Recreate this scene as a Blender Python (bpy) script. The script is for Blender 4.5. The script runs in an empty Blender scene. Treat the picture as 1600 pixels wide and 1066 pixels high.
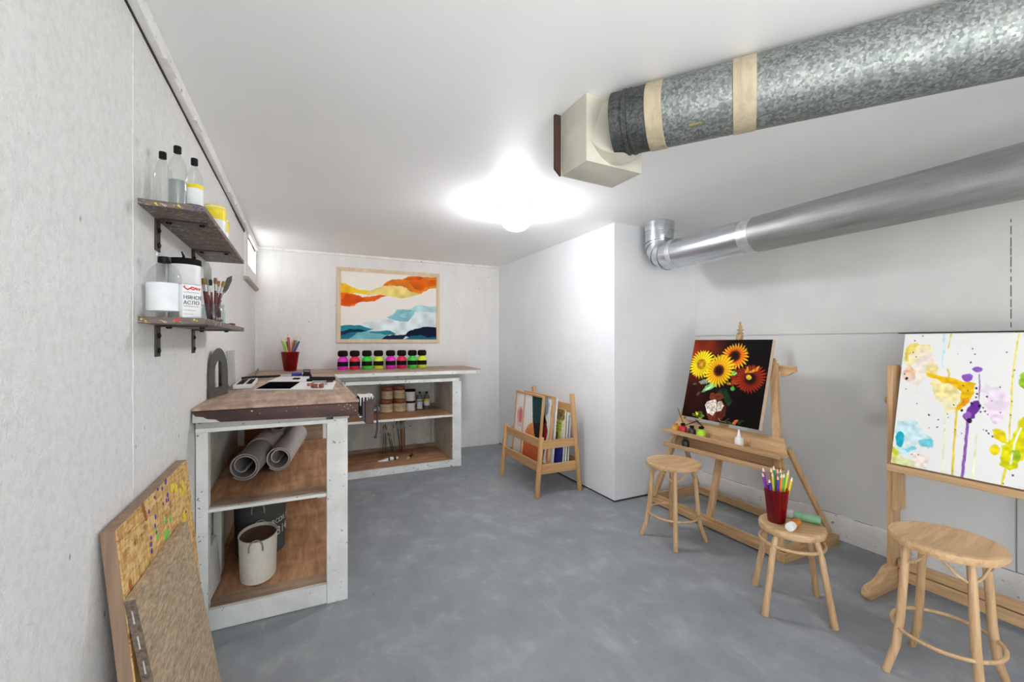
import bpy, bmesh, math, random
import numpy as np
from mathutils import Vector, Matrix, Quaternion
random.seed(7)
S = bpy.context.scene
COL = S.collection
PI = math.pi
# ------------------------------------------------------------------ colour and materials
def lin(c):
    c = c/255.0
    return c/12.92 if c <= 0.04045 else ((c+0.055)/1.055)**2.4
def rgb(c): return (lin(c[0]), lin(c[1]), lin(c[2]), 1.0)
def new_mat(name):
    m = bpy.data.materials.new(name); m.use_nodes = True
    nt = m.node_tree; b = nt.nodes['Principled BSDF']
    return m, nt, b
def coords(nt, stretch=(1, 1, 1), rot=(0, 0, 0)):
    tc = nt.nodes.new('ShaderNodeTexCoord'); mp = nt.nodes.new('ShaderNodeMapping')
    mp.inputs['Scale'].default_value = stretch; mp.inputs['Rotation'].default_value = rot
    nt.links.new(tc.outputs['Object'], mp.inputs['Vector'])
    return mp.outputs['Vector']
def noise(nt, vec, scale, detail=4, rough=.55, dist=0):
    n = nt.nodes.new('ShaderNodeTexNoise'); n.inputs['Scale'].default_value = scale
    n.inputs['Detail'].default_value = detail; n.inputs['Roughness'].default_value = rough
    n.inputs['Distortion'].default_value = dist
    nt.links.new(vec, n.inputs['Vector']); return n.outputs['Fac']
def ramp(nt, fac, stops, interp='LINEAR'):
    r = nt.nodes.new('ShaderNodeValToRGB'); r.color_ramp.interpolation = interp
    while len(r.color_ramp.elements) < len(stops): r.color_ramp.elements.new(.5)
    for e, (p, c) in zip(r.color_ramp.elements, stops):
        e.position = p; e.color = rgb(c) if len(c) == 3 else c
    nt.links.new(fac, r.inputs['Fac']); return r.outputs['Color']
def mix(nt, fac, a, b, mode='MIX'):
    m = nt.nodes.new('ShaderNodeMix'); m.data_type = 'RGBA'; m.blend_type = mode
    for sock, v in ((m.inputs[0], fac), (m.inputs[6], a), (m.inputs[7], b)):
        if hasattr(v, 'is_output'): nt.links.new(v, sock)
        elif isinstance(v, (int, float)): sock.default_value = v
        else: sock.default_value = rgb(v)
    return m.outputs[2]
def bump(nt, b, h, strength=.2, dist=.01):
    n = nt.nodes.new('ShaderNodeBump'); n.inputs['Strength'].default_value = strength
    n.inputs['Distance'].default_value = dist
    nt.links.new(h, n.inputs['Height']); nt.links.new(n.outputs['Normal'], b.inputs['Normal'])
def flat(name, c, rough=.5, metal=0, var=.06, scale=30, bmp=0, **kw):
    m, nt, b = new_mat(name)
    v = coords(nt); f = noise(nt, v, scale, 3)
    lo = tuple(max(0, x*(1-var)) for x in c); hi = tuple(min(255, x*(1+var)) for x in c)
    nt.links.new(ramp(nt, f, [(.3, lo), (.7, hi)]), b.inputs['Base Color'])
    b.inputs['Roughness'].default_value = rough; b.inputs['Metallic'].default_value = metal
    for k, x in kw.items(): b.inputs[k].default_value = x
    if bmp: bump(nt, b, f, bmp, .004)
    return m
def wood(name, axis, c1, c2, c3=None, rough=.5, fine=60, bmp=.08):
    m, nt, b = new_mat(name)
    st = [1, 1, 1]; st[axis] = .06
    v = coords(nt, tuple(st))
    f = noise(nt, v, fine, 6, .65, .6); g = noise(nt, v, fine/6, 3, .5, 1.2)
    a = ramp(nt, f, [(.36, c1), (.60, c2)])
    k = ramp(nt, g, [(.38, c3 or c1), (.60, c2)])
    nt.links.new(mix(nt, .45, a, k), b.inputs['Base Color'])
    b.inputs['Roughness'].default_value = rough
    if bmp: bump(nt, b, f, bmp, .002)
    return m
def mathn(nt, op, a, b=None):
    n = nt.nodes.new('ShaderNodeMath'); n.operation = op
    for s, v in ((n.inputs[0], a), (n.inputs[1], b)):
        if v is None: continue
        if hasattr(v, 'is_output'): nt.links.new(v, s)
        else: s.default_value = v
    return n.outputs[0]
def voro(nt, vec, scale, out='Color', feature='F1', rnd=1.0):
    n = nt.nodes.new('ShaderNodeTexVoronoi'); n.inputs['Scale'].default_value = scale; n.feature = feature
    n.inputs['Randomness'].default_value = rnd
    nt.links.new(vec, n.inputs['Vector']); return n.outputs[out]
def emis(name, c, strength):
    m, nt, b = new_mat(name)
    b.inputs['Base Color'].default_value = rgb(c)
    b.inputs['Emission Color'].default_value = rgb(c); b.inputs['Emission Strength'].default_value = strength
    return m
def clear(name, tint, gloss=.12, body=0.0, body_col=(230, 235, 235)):
    """thin clear plastic or glass: mostly see-through, a mirror sheen towards the rim"""
    m = bpy.data.materials.new(name); m.use_nodes = True; nt = m.node_tree
    nt.nodes.clear()
    out = nt.nodes.new('ShaderNodeOutputMaterial'); tr = nt.nodes.new('ShaderNodeBsdfTransparent')
    tr.inputs['Color'].default_value = rgb(tint)
    gl = nt.nodes.new('ShaderNodeBsdfGlossy'); gl.inputs['Roughness'].default_value = .08
    lw = nt.nodes.new('ShaderNodeLayerWeight'); lw.inputs['Blend'].default_value = .35
    fc = mathn(nt, 'ADD', mathn(nt, 'MULTIPLY', lw.outputs['Facing'], .22), gloss*.2)
    ms = nt.nodes.new('ShaderNodeMixShader')
    nt.links.new(fc, ms.inputs[0]); nt.links.new(tr.outputs[0], ms.inputs[1]); nt.links.new(gl.outputs[0], ms.inputs[2])
    res = ms.outputs[0]
    if body:
        df = nt.nodes.new('ShaderNodeBsdfDiffuse'); df.inputs['Color'].default_value = rgb(body_col)
        m2 = nt.nodes.new('ShaderNodeMixShader'); m2.inputs[0].default_value = body
        nt.links.new(res, m2.inputs[1]); nt.links.new(df.outputs[0], m2.inputs[2]); res = m2.outputs[0]
    nt.links.new(res, out.inputs['Surface'])
    return m

def mat_ceiling():
    m, nt, b = new_mat('ceiling_paint'); v = coords(nt)
    f = noise(nt, v, 1.1, 4, .6); g = noise(nt, v, 14, 3)
    nt.links.new(ramp(nt, f, [(.3, (242, 243, 242)), (.7, (248, 248, 248))]), b.inputs['Base Color'])
    b.inputs['Roughness'].default_value = .5; b.inputs['Specular IOR Level'].default_value = .22
    bump(nt, b, noise(nt, v, 3, 2), .035, .02)
    return m
def mat_concrete_wall(name='rough_white_wall', k=1.0):
    m, nt, b = new_mat(name); v = coords(nt)
    vs = coords(nt, (1, 1, .12))
    f = noise(nt, vs, 14, 5, .6); big = noise(nt, v, 2.0, 3); fine = noise(nt, v, 130, 3, .7); md = noise(nt, v, 48, 5, .75)
    c = ramp(nt, f, [(.25, (220, 219, 216)), (.6, (232, 231, 229))])
    c = mix(nt, .35, c, ramp(nt, big, [(.35, (216, 215, 212)), (.65, (238, 238, 236))]))
    c = mix(nt, .5*k, c, ramp(nt, md, [(.3, (206, 205, 202)), (.5, (232, 231, 229)), (.7, (244, 244, 243))]))
    d = voro(nt, coords(nt, (1, 1, .55)), 11, 'Distance')
    spk = ramp(nt, d, [(0.03, (130, 127, 122)), (.055, (255, 255, 255))])
    c = mix(nt, .8, c, spk, 'MULTIPLY')
    nt.links.new(c, b.inputs['Base Color']); b.inputs['Roughness'].default_value = .55
    bump(nt, b, mathn(nt, 'ADD', mathn(nt, 'MULTIPLY', fine, .6), mathn(nt, 'MULTIPLY', md, 1.5)), .55*k, .006)
    return m
def mat_smooth_wall(name, c1, c2):
    m, nt, b = new_mat(name); v = coords(nt)
    f = noise(nt, v, 2.2, 4, .6); d = voro(nt, v, 3.1, 'Distance')
    c = ramp(nt, f, [(.3, c1), (.7, c2)])
    c = mix(nt, .6, c, ramp(nt, d, [(.015, (110, 110, 108)), (.03, (255, 255, 255))]), 'MULTIPLY')
    nt.links.new(c, b.inputs['Base Color']); b.inputs['Roughness'].default_value = .55; b.inputs['Specular IOR Level'].default_value = .3
    bump(nt, b, noise(nt, v, 40, 3), .06, .005)
    return m
def mat_floor():
    m, nt, b = new_mat('grey_painted_concrete'); v = coords(nt)
    a = noise(nt, v, 1.5, 6, .62, .5); g = noise(nt, v, 5, 5, .6, .25); h = noise(nt, coords(nt, (1, .4, 1), (0, 0, .6)), 11, 6, .7)
    c = ramp(nt, a, [(.3, (130, 136, 141)), (.7, (148, 153, 157))])
    c = mix(nt, .5, c, ramp(nt, g, [(.32, (120, 125, 131)), (.52, (143, 147, 151)), (.70, (188, 190, 191))]))
    c = mix(nt, .35, c, ramp(nt, h, [(.35, (126, 131, 138)), (.6, (147, 151, 155)), (.76, (200, 202, 203))]))
    d = voro(nt, v, 2.6, 'Distance'); d2 = voro(nt, v, 4.3, 'Distance')
    w = ramp(nt, d, [(.012, (255, 255, 255)), (.022, (0, 0, 0))]); k = ramp(nt, d2, [(.01, (40, 40, 40)), (.02, (255, 255, 255))])
    c = mix(nt, w, c, (215, 215, 212)); c = mix(nt, .8, c, k, 'MULTIPLY')
    nt.links.new(c, b.inputs['Base Color']); b.inputs['Roughness'].default_value = .48
    b.inputs['Specular IOR Level'].default_value = .35
    bump(nt, b, mathn(nt, 'ADD', g, noise(nt, v, 90, 2)), .1, .006)
    return m
def mat_galvanized(name='spangled_galvanized_steel', k=1.0):
    m, nt, b = new_mat(name); v = coords(nt)
    w = noise(nt, v, 25, 3)
    cell = voro(nt, coords(nt, (1, 1, 1), (.4, .3, .9)), 150, 'Color')
    sep = nt.nodes.new('ShaderNodeSeparateColor'); nt.links.new(cell, sep.inputs[0])
    f = mathn(nt, 'ADD', mathn(nt, 'MULTIPLY', sep.outputs[0], .45), mathn(nt, 'ADD', mathn(nt, 'MULTIPLY', w, .3), mathn(nt, 'MULTIPLY', noise(nt, v, 7, 5, .7), .3)))
    c = ramp(nt, f, [(.25, tuple(x*k for x in (98, 104, 102))), (.5, tuple(x*k for x in (126, 132, 129))), (.78, tuple(x*k for x in (160, 165, 162)))])
    nt.links.new(c, b.inputs['Base Color']); b.inputs['Metallic'].default_value = .65
    r = nt.nodes.new('ShaderNodeMapRange'); nt.links.new(sep.outputs[1], r.inputs[0])
    r.inputs[3].default_value = .48; r.inputs[4].default_value = .6
    nt.links.new(r.outputs[0], b.inputs['Roughness'])
    bump(nt, b, sep.outputs[2], .1, .001)
    return m
def mat_metal(name, c, rough, streak=True, axis=1):
    m, nt, b = new_mat(name)
    st = [6, 6, 6]; st[axis] = .6
    f = noise(nt, coords(nt, tuple(st)), 4, 5, .6)
    lo = tuple(x*.86 for x in c); hi = tuple(min(255, x*1.06) for x in c)
    nt.links.new(ramp(nt, f, [(.3, lo), (.7, hi)]), b.inputs['Base Color'])
    b.inputs['Metallic'].default_value = .85; b.inputs['Roughness'].default_value = rough
    return m
def mat_osb():
    m, nt, b = new_mat('oriented_strand_chips')
    va = coords(nt, (1, .22, 1), (.6, 0, 0)); vb = coords(nt, (1, 1, .22), (-.3, 0, 0))
    c1 = voro(nt, va, 150, 'Color'); c2 = voro(nt, vb, 120, 'Color')
    s1 = nt.nodes.new('ShaderNodeSeparateColor'); nt.links.new(c1, s1.inputs[0])
    s2 = nt.nodes.new('ShaderNodeSeparateColor'); nt.links.new(c2, s2.inputs[0])
    f = mathn(nt, 'ADD', mathn(nt, 'MULTIPLY', s1.outputs[0], .5), mathn(nt, 'MULTIPLY', s2.outputs[1], .5))
    f2 = mathn(nt, 'ADD', f, mathn(nt, 'MULTIPLY', noise(nt, coords(nt), 60, 4), .3))
    c = ramp(nt, f2, [(.2, (136, 92, 48)), (.36, (186, 138, 76)), (.62, (208, 164, 96)), (.9, (228, 196, 134))])
    nt.links.new(c, b.inputs['Base Color']); b.inputs['Roughness'].default_value = .6
    bump(nt, b, f2, .2, .003)
    return m
def mat_rough_board():
    m, nt, b = new_mat('coarse_brown_board')
    f = noise(nt, coords(nt, (1, .25, 1), (.55, 0, 0)), 130, 5, .75); g = noise(nt, coords(nt, (1, .12, 1), (.55, 0, 0)), 40, 3)
    c = ramp(nt, f, [(.34, (116, 97, 74)), (.52, (178, 155, 126)), (.68, (214, 196, 167))])
    c = mix(nt, .3, c, ramp(nt, g, [(.3, (140, 118, 93)), (.7, (196, 173, 144))]))
    nt.links.new(c, b.inputs['Base Color']); b.inputs['Roughness'].default_value = .8
    bump(nt, b, f, .5, .003)
    return m
def mat_speckled_shelf():
    m, nt, b = new_mat('paint_spattered_grey_wood')
    v = coords(nt, (.35, 1, 1)); f = noise(nt, coords(nt, (.12, 1, 1)), 60, 5, .7)
    c = ramp(nt, f, [(.3, (78, 68, 62)), (.7, (124, 112, 106))])
    for sc, th, colr in ((70, .64, (196, 170, 60)), (46, .66, (70, 66, 120)), (58, .665, (150, 70, 60)), (95, .64, (190, 180, 165)), (33, .68, (112, 84, 52))):
        n = noise(nt, coords(nt, (.45, 1, 1), (0, 0, sc*.01)), sc, 2, .5, 1.5)
        k = ramp(nt, n, [(th, (0, 0, 0)), (th+.015, (255, 255, 255))])
        c = mix(nt, k, c, colr)
    nt.links.new(c, b.inputs['Base Color']); b.inputs['Roughness'].default_value = .6
    return m
def mat_worn(name, axis, base, light, dark, th=.62, paint=(214, 205, 192)):
    m, nt, b = new_mat(name)
    st = [1, 1, 1]; st[axis] = .1
    f = noise(nt, coords(nt, tuple(st)), 30, 6, .65, .5); g = noise(nt, coords(nt), 5, 5, .6, .4)
    c = ramp(nt, f, [(.36, dark), (.5, base), (.64, light)])
    c = mix(nt, .5, c, ramp(nt, g, [(.34, dark), (.5, base), (.66, light)]))
    h = noise(nt, coords(nt, tuple(x*.6 for x in st)), 24, 5, .7)
    k = ramp(nt, h, [(th, (0, 0, 0)), (th+.05, (255, 255, 255))])
    c = mix(nt, k, c, paint)
    nt.links.new(c, b.inputs['Base Color']); b.inputs['Roughness'].default_value = .55
    bump(nt, b, f, .12, .003)
    return m
def mat_chipped_white(name, c1, c2, chip, th=.7):
    m, nt, b = new_mat(name); v = coords(nt)
    f = noise(nt, v, 6, 4, .6); n = noise(nt, v, 38, 4, .6)
    c = ramp(nt, f, [(.36, c1), (.62, c2)])
    c = mix(nt, ramp(nt, n, [(th-.075, (0, 0, 0)), (th-.055, (255, 255, 255))]), c, chip)
    nt.links.new(c, b.inputs['Base Color']); b.inputs['Roughness'].default_value = .5
    return m
def mat_attr():
    m, nt, b = new_mat('painted_colours')
    a = nt.nodes.new('ShaderNodeAttribute'); a.attribute_name = 'paint'
    nt.links.new(a.outputs['Color'], b.inputs['Base Color']); b.inputs['Roughness'].default_value = .6
    b.inputs['Specular IOR Level'].default_value = .08
    return m

OAK1, OAK2, OAK3 = (158, 122, 84), (204, 168, 124), (182, 144, 102)
WX = wood('light_oak_grain_across', 0, OAK1, OAK2, OAK3); WY = wood('light_oak_grain_along', 1, OAK1, OAK2, OAK3)
WZ = wood('light_oak_grain_upright', 2, OAK1, OAK2, OAK3)
ST = (166, 130, 90), (212, 176, 132), (190, 152, 108)
SX = wood('pale_beech_seat', 0, *ST); SZ = wood('pale_beech_leg', 2, *ST)
RK = (172, 128, 82), (204, 160, 110), (190, 146, 96)
RX = wood('honey_beech_across', 0, *RK); RY = wood('honey_beech_along', 1, *RK); RZ = wood('honey_beech_upright', 2, *RK)
M_CEIL, M_LEFT, M_FLOOR = mat_ceiling(), mat_concrete_wall(), mat_floor(); M_BACKW = mat_concrete_wall('smoother_white_wall', .3)
M_RIGHT = mat_smooth_wall('right_wall_paint', (206, 206, 204), (218, 218, 216))
M_PART = mat_smooth_wall('partition_paint', (228, 231, 234), (237, 239, 241))
M_TRIM = mat_chipped_white('chipped_trim_white', (226, 224, 220), (240, 239, 236), (150, 140, 128), .74)
M_GAP = flat('dark_gap', (62, 55, 50), .9)
M_GALV, M_TAPE = mat_galvanized(), wood('old_cream_duct_tape', 2, (150, 138, 112), (184, 172, 146), (170, 158, 132), .6, 40)
M_DARKGALV = mat_metal('tarnished_steel', (104, 108, 112), .42, axis=2); M_MOTTLED = mat_galvanized('dark_mottled_steel', .62)
M_CREAM = flat('cream_painted_sheet_metal', (196, 193, 178), .45, var=.05, scale=8)
M_STEEL, M_DULL = mat_metal('bright_sheet_steel', (205, 210, 216), .26), mat_metal('dull_sheet_steel', (172, 174, 173), .55)
M_FOIL = flat('silver_foil_tape', (206, 208, 210), .35, .7, .08, 20)
M_SHELF = mat_speckled_shelf()
M_IRON = flat('dark_iron', (62, 56, 52), .45, .5, .15); M_BLACK = flat('black_plastic', (20, 20, 20), .45, **{'Specular IOR Level': .2}); M_BLACKM = flat('matt_black', (22, 22, 23), .75, **{'Specular IOR Level': .12})
M_TOP = mat_worn('worn_bench_top', 1, (172, 144, 124), (206, 184, 166), (128, 98, 80), .66)
M_TOPX = mat_worn('worn_bench_top_back', 0, (170, 142, 122), (200, 178, 160), (130, 100, 84), .66)
M_PLANK = mat_worn('dark_red_brown_plank', 0, (66, 37, 32), (94, 56, 47), (40, 21, 19), .73, (190, 180, 172))
M_BOARD = mat_worn('brown_shelf_board', 1, (172, 124, 86), (206, 164, 124), (112, 76, 52), .74, (214, 186, 156))
M_BOARDX = mat_worn('brown_shelf_board_across', 0, (180, 130, 92), (208, 164, 124), (128, 90, 62), .74, (226, 206, 184))
M_BW = mat_chipped_white('bench_white_paint', (216, 218, 212), (234, 236, 232), (120, 112, 100), .73)
M_BGREEN = mat_chipped_white('bench_grey_green_paint', (176, 178, 166), (196, 198, 186), (96, 92, 84), .72)
M_PANEL = mat_chipped_white('bench_back_panel_paint', (192, 192, 180), (214, 214, 203), (128, 124, 114), .745)
M_OLDBOARD = mat_worn('old_dark_board', 0, (148, 122, 100), (176, 152, 130), (98, 76, 60), .8)
M_FRAME = wood('pale_picture_frame_wood', 2, (206, 180, 146), (230, 208, 178))
M_PAINT = mat_attr()
M_WHITE = flat('white_plastic', (232, 233, 232), .4, var=.02); M_WLABEL = flat('white_label_paper', (234, 236, 238), .6, var=.015)
M_YEL = flat('yellow_label', (236, 214, 40), .5); M_RED = flat('red_print', (205, 40, 34), .5); M_TEXT = flat('dark_green_print', (58, 66, 54), .6)
M_CLEAR = clear('clear_plastic', (247, 249, 249)); M_GLASS = clear('clear_glass', (240, 246, 246), .2)
M_LIQ = clear('clear_liquid', (222, 228, 230), .05, .12, (205, 212, 214))
M_REDGLASS = clear('red_tinted_glass', (214, 24, 46), .12, .16, (176, 10, 32))
M_SMOKE = clear('smoky_plastic', (168, 165, 165), .2, .6, (112, 108, 107)); M_FROST = clear('frosted_plastic', (236, 238, 238), .1, .4, (226, 228, 228))
M_STEELB = mat_metal('polished_blade', (190, 190, 186), .25, axis=2)
M_BRUSHRED = flat('dark_red_lacquer', (98, 28, 30), .35); M_BRISTLE = flat('tan_bristle', (150, 128, 62), .8)
M_FERR = mat_metal('silver_ferrule', (206, 206, 208), .3, axis=2)
M_FELT = flat('grey_felt', (186, 180, 175), .9, var=.05, scale=200, bmp=.2)
M_FELTD = flat('dark_grey_felt', (150, 145, 142), .9, var=.05, scale=200, bmp=.2)
M_BINC, M_BIND = flat('cream_canvas', (222, 218, 204), .7, var=.03, scale=60), flat('charcoal_canvas', (74, 76, 74), .75, var=.06, scale=60)
M_LID = wood('dark_brown_lining', 1, (76, 50, 36), (106, 74, 54)); M_ROPE = flat('rope', (150, 140, 124), .8)
M_WHITEPRINT = flat('white_print', (214, 212, 204), .6)
M_OSB, M_ROUGH = mat_osb(), mat_rough_board()
M_OSBSIDE = wood('board_edge_wood', 2, (124, 98, 78), (156, 128, 104))
M_STAPLE = flat('staple_steel', (206, 202, 194), .4, .3)
M_LAMP = emis('lit_opal_glass', (252, 252, 255), 1.0)
M_PANE = emis('daylit_frosted_pane', (250, 252, 255), 1.0)

# ------------------------------------------------------------------ mesh building
ORIG = {}
class MB:
    def __init__(s): s.bm = bmesh.new()
    def _add(s, vs, fs):
        v = [s.bm.verts.new(Vector(p)) for p in vs]
        for f in fs:
            try: s.bm.faces.new([v[i] for i in f])
            except ValueError: pass
        return s
    def box(s, x0, x1, y0, y1, z0, z1):
        vs = [(x, y, z) for x in (x0, x1) for y in (y0, y1) for z in (z0, z1)]
        return s._add(vs, [(0, 1, 3, 2), (4, 6, 7, 5), (0, 4, 5, 1), (2, 3, 7, 6), (0, 2, 6, 4), (1, 5, 7, 3)])
    def hexa(s, b, t):
        """eight corners: bottom four then top four, both counter-clockwise"""
        return s._add(list(b)+list(t), [(3, 2, 1, 0), (4, 5, 6, 7), (0, 1, 5, 4), (1, 2, 6, 5), (2, 3, 7, 6), (3, 0, 4, 7)])
    def beam(s, p, q, w, h, side=(0, 1, 0), w2=None, h2=None):
        p, q = Vector(p), Vector(q); d = (q-p).normalized(); a = Vector(side); a = (a-d*a.dot(d)).normalized(); c = d.cross(a)
        def ring(o, w, h): return [o+a*(w/2*i)+c*(h/2*j) for i, j in ((-1, -1), (1, -1), (1, 1), (-1, 1))]
        return s.hexa(ring(p, w, h), ring(q, w2 or w, h2 or h))
    def prism(s, poly, o, ux, uy, dv):
        o, ux, uy, dv = Vector(o), Vector(ux), Vector(uy), Vector(dv)
        n = len(poly); a = [o+ux*x+uy*y for x, y in poly]; b = [p+dv for p in a]
        return s._add(a+b, [tuple(range(n))[::-1], tuple(range(n, 2*n))]+[(i, (i+1) % n, n+(i+1) % n, n+i) for i in range(n)])
    def tube(s, pts, r, seg=12, closed=False, cap=True):
        pts = [Vector(p) for p in pts]; n = len(pts); rs = r if isinstance(r, (list, tuple)) else [r]*n
        rings = []; prev = None
        for i, p in enumerate(pts):
            if closed: t = (pts[(i+1) % n]-pts[i-1]).normalized()
            else: t = (pts[min(i+1, n-1)]-pts[max(i-1, 0)]).normalized()
            if prev is None: a = t.orthogonal().normalized()
            else: a = (prev-t*prev.dot(t)).normalized()
            prev = a; c = t.cross(a)
            rings.append([s.bm.verts.new(p+(a*math.cos(k*2*PI/seg)+c*math.sin(k*2*PI/seg))*rs[i]) for k in range(seg)])
        m = n if closed else n-1
        for i in range(m):
            A, B = rings[i], rings[(i+1) % n]
            off = 0
            if closed and i == n-1:
                off = min(range(seg), key=lambda o: (A[0].co-B[o].co).length)
            for k in range(seg):
                s.bm.faces.new((A[k], A[(k+1) % seg], B[(k+1+off) % seg], B[(k+off) % seg]))
        if cap and not closed:
            s.bm.faces.new(rings[0][::-1]); s.bm.faces.new(rings[-1])
        return s
    def lathe(s, prof, c=(0, 0, 0), seg=32, axis=(0, 0, 1), sx=1, sy=1, cap=True):
        q = Vector((0, 0, 1)).rotation_difference(Vector(axis)).to_matrix(); c = Vector(c); rings = []
        for r, z in prof:
            if r < 1e-6: rings.append([s.bm.verts.new(c+q@Vector((0, 0, z)))])
            else: rings.append([s.bm.verts.new(c+q@Vector((r*sx*math.cos(k*2*PI/seg), r*sy*math.sin(k*2*PI/seg), z))) for k in range(seg)])
        for A, B in zip(rings, rings[1:]):
            for k in range(seg):
                f = [A[k % len(A)], A[(k+1) % len(A)], B[(k+1) % len(B)], B[k % len(B)]]
                f = list(dict.fromkeys(f))
                if len(f) > 2: s.bm.faces.new(f)
        if cap:
            if len(rings[0]) > 1: s.bm.faces.new(rings[0][::-1])
            if len(rings[-1]) > 1: s.bm.faces.new(rings[-1])
        return s
    def cyl(s, c, r, h, seg=24, axis=(0, 0, 1), r2=None): return s.lathe([(r, 0), (r if r2 is None else r2, h)], c, seg, axis)
    def build(s, name, m, parent=None, bevel=0, smooth=True, bseg=2):
        bm = s.bm
        off = ORIG.get(parent.name, Vector()) if parent else Vector()
        bmesh.ops.recalc_face_normals(bm, faces=bm.faces)
        if bevel:
            es = [e for e in bm.edges if len(e.link_faces) == 2 and e.calc_face_angle(0) > .5]
            bmesh.ops.bevel(bm, geom=es, offset=bevel, segments=bseg, affect='EDGES', clamp_overlap=True, profile=.6)
        if off.length: bmesh.ops.translate(bm, verts=bm.verts, vec=-off)
        me = bpy.data.meshes.new(name); bm.to_mesh(me); bm.free()
        me.materials.append(m)
        if smooth:
            for p in me.polygons: p.use_smooth = True
            me.set_sharp_from_angle(angle=.7)
        o = bpy.data.objects.new(name, me); COL.objects.link(o)
        if parent: o.parent = parent; ORIG[o.name] = off
        return o
def thing(name, label, cat, loc=(0, 0, 0), group=None):
    o = bpy.data.objects.new(name, None); COL.objects.link(o); o.empty_display_size = .05
    o.location = loc; o['label'] = label; o['category'] = cat
    if group: o['group'] = group
    ORIG[o.name] = Vector(loc)
    return o
def tag(o, label, cat, group=None, kind=None):
    o['label'] = label; o['category'] = cat
    if group: o['group'] = group
    if kind: o['kind'] = kind
    return o
def struct(o): o['kind'] = 'structure'; return o
def dup(root, loc, label, rotz=None, group=None):
    r = root.copy(); COL.objects.link(r); r.location = loc; r['label'] = label
    if rotz is not None: r.rotation_euler = (0, 0, rotz)
    if group: r['group'] = group
    for ch in list(root.children):
        c = ch.copy(); COL.objects.link(c); c.parent = r
        for g in list(ch.children):
            d = g.copy(); COL.objects.link(d); d.parent = c
    return r
def aim(o, p, q):
    """stand a thing built along +Z at p, pointing to q"""
    o.location = p; o.rotation_mode = 'QUATERNION'
    o.rotation_quaternion = Vector((0, 0, 1)).rotation_difference(Vector(q)-Vector(p)); return o
def absorb(host, o):
    """surface marks become faces of the part they are on"""
    me = host.data; k = len(me.materials); me.materials.append(o.data.materials[0])
    bm = bmesh.new(); bm.from_mesh(me); n = len(bm.faces); bm.from_mesh(o.data); bm.faces.ensure_lookup_table()
    for f in bm.faces[n:]: f.material_index = k
    bm.to_mesh(me); bm.free(); d = o.data; bpy.data.objects.remove(o); bpy.data.meshes.remove(d)
def lettering(name, s, size, o, ux, uy, m, parent, depth=.0006, align='LEFT'):
    cu = bpy.data.curves.new(name, 'FONT'); cu.body = s; cu.size = size; cu.extrude = depth/size*0+depth; cu.align_x = align
    t = bpy.data.objects.new(name, cu); COL.objects.link(t)
    dg = bpy.context.evaluated_depsgraph_get(); dg.update()
    me = bpy.data.meshes.new_from_object(t.evaluated_get(dg)); me.name = name
    bpy.data.objects.remove(t); bpy.data.curves.remove(cu)
    ux, uy = Vector(ux).normalized(), Vector(uy).normalized(); uz = ux.cross(uy)
    R = Matrix((ux, uy, uz)).transposed().to_4x4(); R.translation = Vector(o)-ORIG.get(parent.name, Vector())
    me.transform(R); me.materials.clear(); me.materials.append(m)
    ob = bpy.data.objects.new(name, me); COL.objects.link(ob); ob.parent = parent; ORIG[ob.name] = ORIG.get(parent.name, Vector())
    return ob

# ------------------------------------------------------------------ painted pictures (colours laid on a fine grid)
RNG = np.random.default_rng(5)
def vnoise(X, Y, f):
    g = RNG.random((64, 64)); x = (X*f) % 63; y = (Y*f) % 63
    i = x.astype(int); j = y.astype(int); a = x-i; b = y-j; a = a*a*(3-2*a); b = b*b*(3-2*b)
    i2 = (i+1) % 64; j2 = (j+1) % 64
    return (g[i, j]*(1-a)*(1-b)+g[i2, j]*a*(1-b)+g[i, j2]*(1-a)*b+g[i2, j2]*a*b)
def inpoly(X, Y, P):
    r = np.zeros(X.shape, bool); n = len(P)
    for k in range(n):
        x0, y0 = P[k]; x1, y1 = P[(k+1) % n]
        if y0 == y1: continue
        r ^= ((y0 > Y) != (y1 > Y)) & (X < (x1-x0)*(Y-y0)/(y1-y0)+x0)
    return r
def bounds(sh):
    k = sh[0]
    if k in 'EF': cx, cy, a, b = sh[1]; return cx-a*1.3, cx+a*1.3, cy-b*1.3, cy+b*1.3
    m = sh[2] if k == 'L' else 0
    xs = [p[0] for p in sh[1]]; ys = [p[1] for p in sh[1]]; return min(xs)-m, max(xs)+m, min(ys)-m, max(ys)+m
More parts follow.
